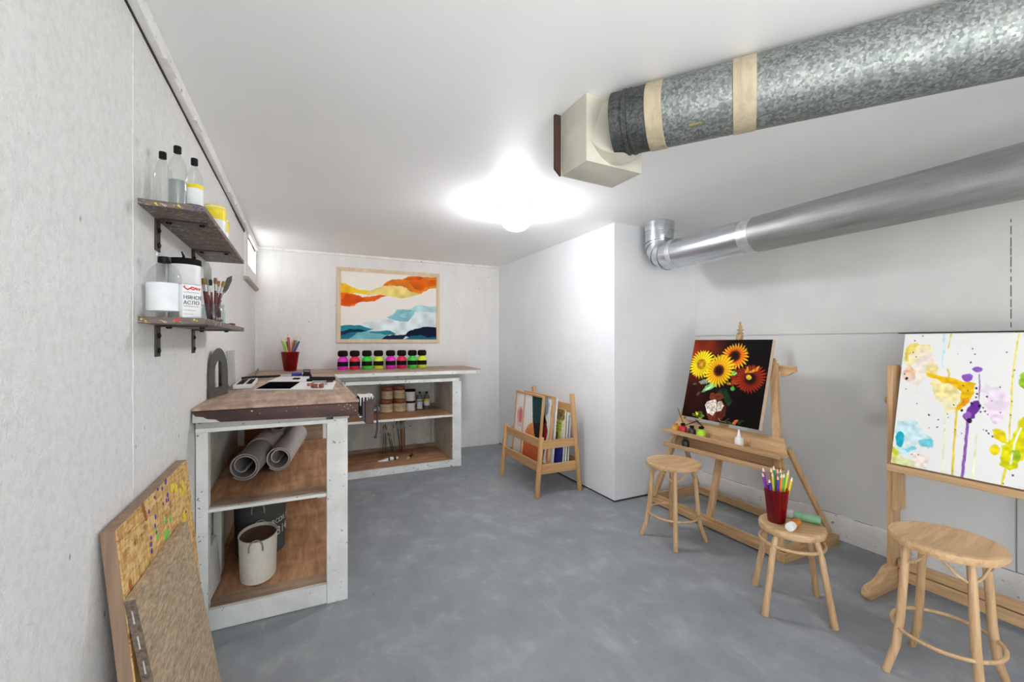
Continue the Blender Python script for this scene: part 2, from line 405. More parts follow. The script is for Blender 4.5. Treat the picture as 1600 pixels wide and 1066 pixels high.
def paint(w, h, nx, ny, base, shapes, amp=.001, tex=.05, tf=70, ss=2):
    nX, nY = ss*(nx+1), ss*(ny+1)
    GX, GY = np.meshgrid(np.linspace(0, w, nX), np.linspace(0, h, nY))
    CC = np.empty(GX.shape+(3,)); CC[:] = base(GX, GY) if callable(base) else np.array(base, float)
    for sh in shapes:
        x0, x1, y0, y1 = bounds(sh); mg = amp*8+.003
        a0, a1 = [int(np.clip((v)/w*nX, 0, nX)) for v in (x0-mg, x1+mg)]; b0, b1 = [int(np.clip(v/h*nY, 0, nY)) for v in (y0-mg, y1+mg)]
        if a1-a0 < 2 or b1-b0 < 2: continue
        X, Y, C = GX[b0:b1, a0:a1], GY[b0:b1, a0:a1], CC[b0:b1, a0:a1]
        k = sh[0]
        if k == 'F':
            (cx, cy, ra, rb), n, tip, mid, core, rc, rp = sh[1:]
            dx = (X-cx)/ra; dy = (Y-cy)/rb; R = np.hypot(dx, dy); A0 = np.arctan2(dy, dx)
            for lay in (0, 1, 2):
                A = A0+.25*(R-rc)*(1 if lay == 1 else -.6)
                ph = A*n/(2*PI)+lay*.37; idx = np.floor(ph); fr = np.abs(ph-idx-.5)*2
                jit = np.sin(idx*12.9898+lay*4.1+n)
                top = (1.0-.13*(2-lay)*.5)*(1+.16*jit); low = rc+.06
                lim = low+(top-low)*np.clip(1-fr, 0, 1)**.55
                t = np.clip((R-rc)/(top-rc), 0, 1)[..., None]
                col = np.array(mid)*(1-t)+np.array(tip)*t; col = col*np.clip((.72, .88, 1.06)[lay]-.30*fr**2+.06*jit, 0, 1.15)[..., None]
                m = R < lim; C[m] = np.clip(col[m], 0, 255)
            m = R < rc*(1+.10*np.sin(A0*17)); t = np.clip(R/rc, 0, 1)[..., None]
            cc = (np.array(core)*(1-t**3)+np.array(mid)*.55*t**3)*(.55+.9*vnoise(X, Y, 260))[..., None]; C[m] = np.clip(cc[m], 0, 255)
            continue
        wob = sh[-1]*amp if k in 'PE' else amp*.5
        n1 = (vnoise(X, Y, 45)-.5)*2
        Xd = X+wob*n1+wob*.4*(vnoise(X, Y, 110)-.5)*2; Yd = Y+wob*(vnoise(X, Y, 45)-.5)*2
        if k == 'P': m = inpoly(Xd, Yd, sh[1]).astype(float); col, al = sh[2], sh[3]
        elif k == 'E':
            cx, cy, a, b = sh[1]; m = (((Xd-cx)/a)**2+((Yd-cy)/b)**2 < 1).astype(float); col, al = sh[2], sh[3]
        else:
            m = np.zeros(X.shape); col, al = sh[3], sh[4]; P = sh[1]
            for (px0, py0), (px1, py1) in zip(P, P[1:]):
                L2 = (px1-px0)**2+(py1-py0)**2+1e-12; t = np.clip(((Xd-px0)*(px1-px0)+(Yd-py0)*(py1-py0))/L2, 0, 1)
                m = np.maximum(m, np.hypot(Xd-px0-t*(px1-px0), Yd-py0-t*(py1-py0)) < sh[2]/2)
        if al < .95: m = m*np.clip(al*(.45+1.1*vnoise(X, Y, 28)*(.6+.8*vnoise(X, Y, 90))), 0, 1)      # a thin wash
        else: m = m*al
        f = m[..., None]; v = 1+tex*4*(vnoise(X, Y, tf)-.5)[..., None]
        C[:] = C*(1-f)+np.clip(np.array(col)*v, 0, 255)*f
    return CC.reshape(ny+1, ss, nx+1, ss, 3).mean((1, 3))
def picture(name, o, ux, uy, w, h, nx, ny, C, parent):
    """grid of coloured points; ux runs right, uy runs down the picture"""
    o, ux, uy = np.array(o, float), np.array(ux, float), np.array(uy, float)
    ux /= np.linalg.norm(ux); uy /= np.linalg.norm(uy)
    U, V = np.meshgrid(np.linspace(0, w, nx+1), np.linspace(0, h, ny+1))
    P = o+U[..., None]*ux+V[..., None]*uy-np.array(ORIG.get(parent.name, Vector()))
    idx = np.arange((nx+1)*(ny+1)).reshape(ny+1, nx+1)
    F = np.stack([idx[:-1, :-1], idx[1:, :-1], idx[1:, 1:], idx[:-1, 1:]], -1).reshape(-1, 4)
    me = bpy.data.meshes.new(name); me.from_pydata(P.reshape(-1, 3).tolist(), [], F.tolist())
    a = me.color_attributes.new('paint', 'FLOAT_COLOR', 'POINT')
    c = np.clip(C.reshape(-1, 3)/255, 0, 1); c = np.where(c <= .04045, c/12.92, ((c+.055)/1.055)**2.4)
    a.data.foreach_set('color', np.hstack([c, np.ones((len(c), 1))]).astype(np.float32).ravel())
    me.materials.append(M_PAINT)
    ob = bpy.data.objects.new(name, me); COL.objects.link(ob); ob.parent = parent; ORIG[ob.name] = ORIG.get(parent.name, Vector())
    return ob
LAMP_E, EXPO = 29, 1.62
ABSTRACT=[
 ('P',[(0.0057,0.0643),(0.0491,0.0442),(0.0966,0.0547),(0.1087,0.0851),(0.0811,0.1076),(0.0566,0.1348),(0.0385,0.1623),(0.0075,0.1413)],(246,226,150),0.75,3),
 ('P',[(0.0321,0.0461),(0.0597,0.0505),(0.0325,0.091),(0.0194,0.1408),(0.0053,0.1324),(0.0108,0.0824)],(233,205,70),0.8,3),
 ('P',[(0.0635,0.0549),(0.1044,0.0721),(0.1177,0.1582),(0.0903,0.2203),(0.0572,0.3015),(0.0521,0.1616)],(244,228,210),0.6,4),
 ('E',(0.032,0.1982,0.0247,0.0389),(243,196,160),0.9,3),
 ('P',[(0.1103,0.2273),(0.1536,0.2153),(0.2099,0.2436),(0.2215,0.2831),(0.2052,0.3418),(0.1769,0.3621),(0.1421,0.3087)],(243,228,150),0.8,4),
 ('P',[(0.0948,0.155),(0.1227,0.1407),(0.1355,0.1828),(0.109,0.2102),(0.0914,0.1942)],(243,215,110),0.7,4),
 ('P',[(0.0972,0.1852),(0.1268,0.1936),(0.1834,0.2063),(0.2314,0.2189),(0.2615,0.2268),(0.2628,0.2625),(0.2386,0.3212),(0.2174,0.3481),(0.2053,0.3434),(0.2226,0.2991),(0.2229,0.2627),(0.1858,0.2393),(0.1285,0.2156),(0.102,0.2039)],(240,190,25),1,2),
 ('P',[(0.2197,0.2994),(0.242,0.2888),(0.2513,0.2996),(0.2333,0.3283),(0.2165,0.3362)],(225,145,30),0.8,3),
 ('P',[(0.2822,0.221),(0.3206,0.2332),(0.3581,0.2525),(0.3698,0.2964),(0.3668,0.3568),(0.3409,0.3926),(0.314,0.3804),(0.2969,0.3213),(0.3051,0.2814),(0.2847,0.2602)],(238,214,238),0.85,4),
 ('L',[(0.2116,0.349),(0.2139,0.4609),(0.2179,0.6353)],0.007,(224,200,60),1),
 ('L',[(0.1757,0.3705),(0.1824,0.5155),(0.1852,0.6308)],0.006,(240,236,200),0.9),
 ('L',[(0.2807,0.4479),(0.2814,0.54),(0.2817,0.6252)],0.0065,(236,238,196),0.9),
 ('L',[(0.1437,0.0028),(0.1489,0.0885),(0.1516,0.1564)],0.0088,(208,234,238),0.9),
 ('L',[(0.1682,-0.001),(0.164,0.067)],0.0049,(226,205,90),0.9),
 ('L',[(0.1685,0.1681),(0.1749,0.1886),(0.1742,0.2037)],0.0061,(236,200,60),0.9),
 ('L',[(0.2502,0.3909),(0.251,0.5006),(0.2492,0.6343)],0.0095,(140,95,178),1),
 ('P',[(0.2339,0.3777),(0.243,0.3445),(0.2657,0.3058),(0.2819,0.2998),(0.2877,0.3225),(0.2807,0.3485),(0.2651,0.3791),(0.2492,0.3927)],(105,52,148),1,2),
 ('P',[(0.2339,0.3777),(0.2464,0.3519),(0.2636,0.3573),(0.2491,0.3911)],(168,112,205),0.9,2),
 ('E',(0.2343,0.2025,0.0166,0.0161),(143,92,190),1,2),
 ('E',(0.2645,0.1634,0.0151,0.0136),(148,98,195),1,2),
 ('L',[(0.2708,0.1822),(0.2767,0.2215),(0.277,0.2926)],0.0028,(100,60,140),1),
 ('L',[(0.3779,0.0007),(0.3736,0.0837),(0.3698,0.1755),(0.3725,0.326),(0.3753,0.459)],0.0045,(235,216,80),1),
 ('P',[(0.0031,0.4317),(0.0807,0.4231),(0.1114,0.4641),(0.15,0.5061),(0.138,0.5349),(0.0894,0.5272),(0.0547,0.5873),(0.0259,0.5855),(0.0072,0.5011)],(196,230,236),0.8,4),
 ('E',(0.026,0.5165,0.017,0.0391),(36,176,200),1,2),
 ('P',[(0.0948,0.5135),(0.1309,0.4853),(0.1501,0.5077),(0.138,0.5349),(0.0997,0.5334)],(86,196,216),0.9,3),
 ('P',[(0.0468,0.5577),(0.0837,0.5368),(0.0909,0.5453),(0.0568,0.5724)],(110,205,222),0.8,3),
 ('P',[(-0.0006,0.6394),(0.0,0.5462),(0.0311,0.5895),(0.0899,0.6107),(0.1013,0.6311)],(216,222,130),0.85,3),
 ('P',[(-0.0002,0.5898),(0.0036,0.5542),(0.0286,0.5849),(0.0183,0.6011)],(200,212,50),0.9,3),
 ('P',[(0.0659,0.5999),(0.0925,0.5642),(0.138,0.5742),(0.1391,0.6269),(0.1043,0.6278)],(243,226,216),0.8,4),
 ('P',[(0.3228,0.4185),(0.3393,0.4087),(0.363,0.4208),(0.3733,0.4668),(0.3555,0.4631),(0.3341,0.4488)],(232,212,30),1,2),
 ('E',(0.3371,0.4984,0.0138,0.0199),(232,214,36),1,2),
 ('P',[(0.3519,0.5306),(0.3561,0.4741),(0.3733,0.4668),(0.3838,0.4352),(0.3995,0.3663),(0.4129,0.3459),(0.4233,0.4919),(0.4029,0.5542),(0.3817,0.5684),(0.3596,0.5566)],(220,214,24),1,2),
 ('L',[(0.4035,0.3949),(0.3904,0.4631),(0.3852,0.5443)],0.0058,(248,248,235),1),
 ('E',(0.3979,0.5093,0.0106,0.0228),(150,190,40),0.9,3),
 ('L',[(0.3719,0.5695),(0.3656,0.6308)],0.0058,(226,206,40),1),
 ('P',[(0.3859,0.2121),(0.396,0.1738),(0.4162,0.1427),(0.4285,0.1937),(0.4229,0.2677),(0.4024,0.2442)],(150,195,45),1,3),
 ('P',[(0.3868,0.007),(0.4085,-0.0002),(0.4218,0.0227),(0.4012,0.0453)],(150,195,60),1,3),
 ('P',[(0.428,0.3616),(0.4626,0.3132),(0.4826,0.3526),(0.4697,0.4532),(0.4433,0.4731)],(232,190,60),0.9,3),
 ('E',(0.4901,0.1388,0.0266,0.0358),(230,150,150),0.8,4),
 ('L',[(0.4914,0.1674),(0.5045,0.4868)],0.0053,(200,130,170),0.9),
 ('E',(0.5342,0.3441,0.0251,0.0542),(70,180,205),0.8,4),
 ('E',(0.5568,0.0937,0.0207,0.0486),(240,205,70),0.8,4),
 ('L',[(0.5606,0.1352),(0.5697,0.4976)],0.0041,(232,210,70),0.9),
 ('E',(0.2662,0.2463,0.0039,0.0055),(40,30,50),0.95,1),
 ('E',(0.2733,0.2709,0.0033,0.0047),(40,30,50),0.95,1),
 ('E',(0.2671,0.2858,0.0027,0.004),(40,30,50),0.95,1),
 ('E',(0.3022,0.2794,0.0032,0.0046),(40,30,50),0.95,1),
 ('E',(0.2561,0.3133,0.0045,0.0063),(40,30,50),0.95,1),
 ('E',(0.2806,0.3219,0.0043,0.0062),(40,30,50),0.95,1),
 ('E',(0.229,0.3489,0.004,0.0055),(40,30,50),0.95,1),
 ('E',(0.2547,0.3902,0.0078,0.0109),(40,30,50),0.95,1),
 ('E',(0.2877,0.3475,0.0032,0.0047),(40,30,50),0.95,1),
 ('E',(0.2947,0.3294,0.0027,0.0038),(40,30,50),0.95,1),
 ('E',(0.2998,0.3418,0.0027,0.0038),(40,30,50),0.95,1),
 ('E',(0.3088,0.4234,0.0026,0.0038),(40,30,50),0.95,1),
 ('E',(0.3158,0.4327,0.0027,0.0038),(40,30,50),0.95,1),
 ('E',(0.3254,0.443,0.0026,0.0037),(40,30,50),0.95,1),
 ('E',(0.2425,0.0702,0.0023,0.0033),(40,30,50),0.95,1),
 ('E',(0.2521,0.0953,0.0023,0.0033),(40,30,50),0.95,1),
 ('E',(0.346,0.0828,0.0021,0.0031),(40,30,50),0.95,1),
 ('E',(0.1216,0.3853,0.0032,0.0041),(40,30,50),0.95,1),
 ('E',(0.1524,0.4021,0.0025,0.0033),(40,30,50),0.95,1),
 ('E',(0.0737,0.3385,0.002,0.0025),(40,30,50),0.95,1),
 ('E',(0.04,0.0344,0.0027,0.0036),(40,30,50),0.95,1),
 ('E',(0.0693,0.0122,0.0021,0.0027),(40,30,50),0.95,1),
 ('E',(0.023,0.222,0.0056,0.0071),(40,30,50),0.95,1),
 ('E',(0.0154,0.1993,0.0028,0.0035),(40,30,50),0.95,1),
 ('E',(0.0393,0.0909,0.0027,0.0036),(40,30,50),0.95,1),
 ('E',(0.0521,0.1128,0.002,0.0026),(40,30,50),0.95,1),
 ('E',(0.2259,0.2381,0.0023,0.0032),(40,30,50),0.95,1),
 ('E',(0.2411,0.2584,0.0017,0.0024),(40,30,50),0.95,1),
 ('E',(0.2344,0.449,0.0017,0.0024),(40,30,50),0.95,1),
 ('E',(0.2139,0.437,0.0018,0.0024),(40,30,50),0.95,1),
 ('E',(0.3364,0.2341,0.0021,0.003),(40,30,50),0.95,1),
 ('E',(0.315,0.2957,0.0016,0.0023),(40,30,50),0.95,1),
 ('E',(0.3445,0.3414,0.002,0.003),(40,30,50),0.95,1),
 ('E',(0.1538,0.4356,0.0024,0.0033),(40,30,50),0.95,1),
 ('E',(0.1256,0.4432,0.0019,0.0025),(40,30,50),0.95,1),
 ('E',(0.1876,0.385,0.0018,0.0024),(40,30,50),0.95,1),
 ('E',(0.1838,0.3734,0.0018,0.0025),(40,30,50),0.95,1),
 ('E',(0.2001,0.3279,0.0024,0.0033),(40,30,50),0.95,1),
 ('E',(0.374,0.1616,0.002,0.003),(40,30,50),0.95,1),
 ('E',(0.3731,0.2923,0.002,0.003),(40,30,50),0.95,1),
 ('E',(0.3723,0.3485,0.002,0.003),(40,30,50),0.95,1),
 ('E',(0.3951,0.5885,0.0029,0.0042),(40,30,50),0.95,1),
 ('E',(0.3714,0.6277,0.002,0.0028),(40,30,50),0.95,1),
 ('E',(0.3114,0.3555,0.0021,0.003),(40,30,50),0.95,1),
 ('E',(0.3006,0.421,0.0016,0.0023),(40,30,50),0.95,1),
 ('E',(0.0275,0.274,0.002,0.0027),(40,30,50),0.95,1),
 ('E',(0.0999,0.575,0.0019,0.0025),(40,30,50),0.95,1),
 ('E',(0.0739,0.5769,0.002,0.0025),(40,30,50),0.95,1),
 ('E',(0.1993,0.0958,0.0012,0.0017),(40,30,50),0.95,1),
 ('E',(0.2427,0.1322,0.0028,0.004),(40,30,50),0.95,1),
]
SUNFLOWERS=[
 ('P',[(0.2375,0.3433),(0.3081,0.3282),(0.3811,0.3999),(0.3531,0.4507),(0.3229,0.407)],(28,56,30),0.9,3),
 ('P',[(0.3632,0.1952),(0.4207,0.1841),(0.4436,0.2685),(0.3913,0.3044),(0.3387,0.3012),(0.3445,0.2365)],(128,36,18),0.95,4),
 ('E',(0.0653,0.3239,0.0164,0.0086),(70,110,84),0.8,3),
 ('P',[(0.0925,0.3059),(0.1391,0.2866),(0.1792,0.2902),(0.165,0.3168),(0.1164,0.3228)],(178,206,184),0.8,4),
 ('P',[(0.1326,0.3776),(0.1578,0.3301),(0.2096,0.2977),(0.242,0.3181),(0.2096,0.3461)],(126,190,120),1,2),
 ('P',[(0.15,0.3647),(0.1874,0.3315),(0.2211,0.3076),(0.1998,0.3454)],(190,225,180),0.7,2),
 ('P',[(0.0918,0.4009),(0.1065,0.3735),(0.1281,0.3798),(0.1076,0.4034)],(90,90,80),0.7,3),
 ('E',(0.3534,0.2279,0.0172,0.019),(120,190,90),1,4),
 ('E',(0.3614,0.3294,0.0154,0.0188),(70,150,50),1,4),
 ('E',(0.3311,0.2979,0.0157,0.0126),(220,150,40),0.9,3),
 ('E',(0.3705,0.2841,0.0204,0.014),(190,80,30),0.9,4),
 ('F',(0.4754,0.2544,0.0987,0.0896),26,(176,56,20),(116,26,12),(24,14,18),0.4,0.72),
 ('P',[(0.4302,0.2149),(0.444,0.175),(0.4654,0.2049),(0.5226,0.1671),(0.5121,0.1982),(0.4833,0.2154)],(236,150,40),1,3),
 ('E',(0.4641,0.2452,0.0176,0.0152),(244,200,50),1,2),
 ('F',(0.0916,0.1774,0.1014,0.1003),26,(255,232,40),(248,206,20),(206,146,30),0.36,0.7),
 ('F',(0.3411,0.1114,0.0942,0.0873),24,(255,196,40),(226,96,16),(34,10,12),0.45,0.68),
 ('F',(0.2409,0.2154,0.111,0.1103),26,(255,224,30),(244,160,16),(40,8,16),0.38,0.7),
 ('P',[(0.202,0.4051),(0.2058,0.3756),(0.2785,0.3637),(0.3097,0.3845),(0.2883,0.4152),(0.2247,0.4231)],(110,48,28),1,3),
 ('P',[(0.1834,0.4574),(0.1975,0.4306),(0.2507,0.4117),(0.3112,0.4164),(0.3402,0.4525),(0.3417,0.5076),(0.3136,0.5477),(0.233,0.5611),(0.2039,0.5207)],(86,34,22),1,2),
 ('P',[(0.1815,0.4576),(0.1956,0.4309),(0.2564,0.4118),(0.2743,0.4858),(0.2549,0.5291),(0.2105,0.5197)],(232,220,206),1,2),
 ('P',[(0.2688,0.4282),(0.3,0.4194),(0.3246,0.4451),(0.3116,0.4804),(0.2794,0.4931)],(218,202,188),1,2),
 ('E',(0.2029,0.4482,0.003,0.0025),(120,80,62),0.96,1),
 ('E',(0.2138,0.4401,0.003,0.0025),(120,80,62),0.96,1),
 ('E',(0.2268,0.4335,0.0029,0.0025),(120,80,62),0.96,1),
 ('E',(0.2397,0.427,0.003,0.0024),(120,80,62),0.96,1),
 ('E',(0.2528,0.4319,0.0029,0.0024),(120,80,62),0.96,1),
 ('E',(0.2126,0.4585,0.003,0.0024),(120,80,62),0.96,1),
 ('E',(0.2247,0.4519,0.003,0.0024),(120,80,62),0.96,1),
 ('E',(0.237,0.447,0.0029,0.0024),(120,80,62),0.96,1),
 ('E',(0.2504,0.4485,0.0029,0.0024),(120,80,62),0.96,1),
 ('E',(0.2059,0.4726,0.003,0.0024),(120,80,62),0.96,1),
 ('E',(0.2214,0.4737,0.003,0.0024),(120,80,62),0.96,1),
 ('E',(0.2352,0.4669,0.0029,0.0024),(120,80,62),0.96,1),
 ('E',(0.2502,0.4665,0.0029,0.0024),(120,80,62),0.96,1),
 ('E',(0.2629,0.4745,0.0029,0.0023),(120,80,62),0.96,1),
 ('E',(0.2168,0.4892,0.0029,0.0024),(120,80,62),0.96,1),
 ('E',(0.2319,0.4886,0.0029,0.0023),(120,80,62),0.96,1),
 ('E',(0.246,0.4834,0.0029,0.0024),(120,80,62),0.96,1),
 ('E',(0.2584,0.4897,0.0029,0.0024),(120,80,62),0.96,1),
 ('E',(0.2256,0.5043,0.003,0.0024),(120,80,62),0.96,1),
 ('E',(0.2409,0.5053,0.0029,0.0024),(120,80,62),0.96,1),
 ('E',(0.285,0.4359,0.0028,0.0023),(120,80,62),0.96,1),
 ('E',(0.2965,0.4295,0.0028,0.0023),(120,80,62),0.96,1),
 ('E',(0.3092,0.4391,0.0028,0.0023),(120,80,62),0.96,1),
 ('E',(0.2847,0.4537,0.0029,0.0024),(120,80,62),0.96,1),
 ('E',(0.2968,0.4504,0.0029,0.0023),(120,80,62),0.96,1),
 ('E',(0.3139,0.4545,0.0028,0.0023),(120,80,62),0.96,1),
 ('E',(0.2865,0.4728,0.0028,0.0024),(120,80,62),0.96,1),
 ('E',(0.2986,0.4694,0.0028,0.0023),(120,80,62),0.96,1),
 ('E',(0.3101,0.4726,0.0028,0.0023),(120,80,62),0.96,1),
 ('P',[(0.2058,0.5105),(0.2534,0.5213),(0.2661,0.491),(0.2818,0.553),(0.233,0.5611)],(104,44,28),1,2),
 ('P',[(0.0965,0.5455),(0.1144,0.5089),(0.1543,0.5073),(0.1792,0.5328),(0.1642,0.5559),(0.125,0.5597)],(110,150,50),0.8,8),
 ('E',(0.1299,0.5252,0.0117,0.0114),(236,216,50),1,4),
 ('E',(0.1589,0.5542,0.0135,0.0065),(220,190,60),0.9,3),
 ('P',[(0.3985,0.5568),(0.4109,0.5316),(0.438,0.5195),(0.4366,0.535),(0.419,0.5532)],(196,110,40),1,3),
 ('P',[(0.3143,0.5516),(0.3651,0.5392),(0.4278,0.5555),(0.386,0.559)],(80,90,40),0.8,6),
 ('P',[(0.4326,0.5356),(0.4765,0.5056),(0.4659,0.5376),(0.4356,0.5527)],(50,60,24),0.8,6),
 ('L',[(0.2967,0.5306),(0.3136,0.5477),(0.358,0.5482)],0.0052,(150,150,110),0.7),
 ('L',[(0.3481,0.542),(0.3787,0.519)],0.0042,(130,120,90),0.6),
]
# ================================================================== THE ROOM
XL, XR, YB, YF, H = -.40, 3.0, 4.74, -1.5, 2.13
PX, PY = 2.135, 2.605                                  # the boxed-in corner: its left face and its front face
def place(name, mb, m, bevel=0, smooth=False): return struct(mb.build(name, m, None, bevel, smooth))
place('floor', MB().box(XL-.1, XR+.1, YF-.1, YB+.1, -.1, 0), M_FLOOR)
place('ceiling', MB().box(XL-.1, XR+.1, YF-.1, YB+.1, H, H+.1), M_CEIL)
wl = MB()                                              # the left wall, with the opening of the small high window
WY0, WY1, WZ0, WZ1 = 4.02, 4.66, 1.85, 2.085
wl.box(XL-.1, XL, YF, -1.4, 0, H); wl.box(XL-.1, XL, -1.4, -.15, 2.03, H); wl.box(XL-.1, XL, -.15, WY0, 0, H); wl.box(XL-.1, XL, WY1, YB+.1, 0, H); wl.box(XL-.1, XL, WY0, WY1, 0, WZ0); wl.box(XL-.1, XL, WY0, WY1, WZ1, H)  # also leaves an unseen door-high opening behind the camera, added for fill light
w_left = place('wall_left', wl, M_LEFT)
sm = MB()
sm.tube([(XL-.0008, 1.455+random.uniform(-.004, .004), 2.07*k/40) for k in range(41)], .0022, 6)
struct(sm.build('plaster_seam', M_LEFT, w_left))
w_back = place('wall_back', MB().box(XL, PX+.1, YB, YB+.1, 0, H), M_BACKW)
place('wall_front', MB().box(XL-.1, .1, YF-.1, YF, 0, H).box(1.5, XR+.1, YF-.1, YF, 0, H).box(.1, 1.5, YF-.1, YF, 2.03, H), M_PART)   # unseen wide opening behind the camera, added to let in fill light
w_right = place('wall_right', MB().box(XR, XR+.1, YF, YB+.1, 1.275, H).box(XR+.004, XR+.1, YF, YB+.1, 0, 1.269).box(XR+.012, XR+.1, YF, YB+.1, 1.26, 1.28), M_RIGHT)
sm = MB()
z = 1.29
while z < 1.80:                                        # the broken vertical joint in the boards
    l = random.uniform(.01, .06); sm.box(XR-.0012, XR+.01, .792, .7945, z, min(z+l, 1.8)); z += l+random.uniform(.004, .02)
sm.box(XR-.001, XR+.01, .62, 1.22, 1.2685, 1.2735)
struct(sm.build('panel_joint', M_GAP, w_right, smooth=False))
struct(MB().box(XR-.0008, XR+.01, .775, .777, .145, 1.27).build('panel_edge', flat('joint_grey', (120, 120, 118), .8), w_right, smooth=False))  # thin grey line along the joint between the boards
w_part = place('wall_partition', MB().box(PX, XR+.02, PY, YB+.05, .014, H), M_PART, .002)
struct(MB().box(PX+.006, XR, PY+.006, YB, 0, .016).build('floor_gap', M_GAP, w_part, smooth=False))
bb = place('baseboard_right', MB().box(XR-.022, XR+.01, YF, PY-.004, 0, .145), M_TRIM, .003)
ck = MB(); y = -.6
while y < PY-.1:
    l = random.uniform(.02, .16)
    if random.random() < .55: ck.box(XR-.004, XR-.0003, y, y+l, .1450, .1465)
    y += l
struct(ck.build('crack', flat('crack_grey', (104, 101, 96), .9), bb, smooth=False))
# trims under the ceiling
t1 = place('trim_1', MB().beam((XL+.014, YF, 2.103), (XL+.014, YB, 2.103), .028, .052, (1, 0, 0)), M_TRIM, .004)
gp = MB(); y = YF
while y < YB:
    l = random.uniform(.08, .3); t = random.uniform(.001, .005) if y < 3.1 else random.uniform(.006, .016)
    gp.box(XL, XL+.006, y, min(y+l, YB), 2.077-t, 2.079); y += l
struct(gp.build('gap', M_GAP, t1, smooth=False))
fr = MB()
for y in (1.62, 2.02, 2.9, 3.15, 3.22, 3.6): fr.hexa([(XL+.02, y, 2.074), (XL+.034, y, 2.074), (XL+.036, y+.12, 2.078), (XL+.02, y+.12, 2.08)], [(XL+.02, y, 2.10), (XL+.032, y+.02, 2.098), (XL+.034, y+.1, 2.11), (XL+.02, y+.12, 2.105)])
struct(fr.build('peeling_edge', M_TRIM, t1, .002))
place('trim_2', MB().box(XL+.02, PX, YB-.02, YB, 2.106, H), M_TRIM, .003)
place('trim_3', MB().box(XR-.018, XR+.003, YF, PY, 2.112, H), M_TRIM, .003)
# the little frosted window high on the left wall
wn = thing('window_1', 'small frosted daylight window under the ceiling on the left wall', 'window', (XL, 4.34, 1.97))
wn['kind'] = 'structure'
cs = MB()
cs.box(XL-.08, XL+.012, 3.86, WY0, 1.725, 2.085).box(XL-.08, XL+.012, WY1, 4.735, 1.725, 2.085).box(XL-.08, XL+.012, WY0, WY1, 1.725, WZ0).box(XL-.08, XL+.012, WY0, WY1, 2.075, 2.085)
cs.build('casing', M_LEFT, wn, .003, False)
MB().hexa([(XL, 3.84, 1.700), (XL+.022, 3.84, 1.706), (XL+.022, 4.735, 1.706), (XL, 4.735, 1.700)], [(XL, 3.84, 1.728), (XL+.034, 3.84, 1.724), (XL+.034, 4.735, 1.724), (XL, 4.735, 1.728)]).build('sill', flat('greyish_beige_sill', (176, 166, 154), .7), wn, .002, False)  # sill strip in one greyish beige, darker than the casing
MB().box(XL-.01, XL-.002, WY0, WY1, WZ0, 2.076).build('pane', M_PANE, wn, 0, False)

# ================================================================== LIGHT FITTINGS
def lamp(loc, label, first=None):
    if first: return dup(first, loc, label)
    t = thing('ceiling_lamp', label, 'lamp')
    MB().lathe([(.100, 0), (.104, -.006), (.104, -.018), (.098, -.03), (.094, -.032), (.09, -.03)], seg=40).build('canopy', flat('greyed_lamp_canopy', (176, 172, 164), .6), t)  # white canopy darkened in its colour to stand out from the globe's glow
    MB().lathe([(.088, -.03), (.090, -.045), (.099, -.062), (.104, -.085), (.1, -.112), (.086, -.138), (.062, -.158), (.032, -.169), (0, -.172)], seg=40, cap=False).build('globe', M_LAMP, t)
    t.location = loc; return t
lamp1 = lamp((1.275, 2.555, H), 'round white glowing ceiling lamp in the middle of the ceiling')

# ================================================================== DUCTS
d1 = thing('air_duct', 'large spangled galvanized round duct crossing the ceiling from a cream box', 'duct', (1.06, 1.3, 2.0))
ax = Vector((.588, -.809, 0)); A0 = Vector((1.06, 1.215, 2.012))
P = lambda s: A0+ax*s
MB().hexa([(.93, 1.29, 1.882), (1.192, 1.29, 1.878), (1.196, 1.475, 1.882), (.93, 1.46, 1.882)], [(.93, 1.29, H), (1.192, 1.29, H), (1.196, 1.475, H), (.93, 1.46, H)]).build('boot', M_CREAM, d1, .004)
fl = MB().hexa([(.904, 1.464, 1.912), (.932, 1.464, 1.886), (.932, 1.476, 1.886), (.904, 1.476, 1.912)], [(.904, 1.464, 2.128), (.932, 1.464, 2.128), (.932, 1.476, 2.128), (.904, 1.476, 2.128)])
fl.build('flange', flat('rusty_brown_edge', (66, 46, 36), .8), d1, .001, False)
MB().tube([(1.066, 1.292, 2.003), (1.058, 1.277, 2.005), P(-.038)], [.119, .1165, .1105], 48).build('collar', M_CREAM, d1)
MB().tube([P(-.045), P(-.012), P(-.006), P(-.003), P(.004), P(.007), P(.013), P(.016), P(.023), P(.026), P(.085)], [.109, .108, .1085, .1112, .1112, .1082, .1082, .1112, .1112, .1078, .1075], 48).build('swivel_elbow', M_MOTTLED, d1)
MB().tube([P(.08), P(.37)], .108, 48).build('pipe', M_GALV, d1)
MB().tube([P(.36), P(1.72)], .1088, 48).build('pipe', M_GALV, d1)
MB().tube([P(.074), P(.076), P(.128), P(.130)], [.108, .1105, .1105, .108], 48).build('tape_band', M_TAPE, d1)
MB().tube([P(.336), P(.338), P(.400), P(.402)], [.108, .1108, .1108, .108], 48).build('tape_band', M_TAPE, d1)
MB().tube([P(.21)+Vector((-.052, -.038, -.0865)), P(.25)+Vector((-.052, -.038, -.0865))], [.006, .004], 8).build('rust_spot', flat('rust', (128, 116, 80), .8), d1)

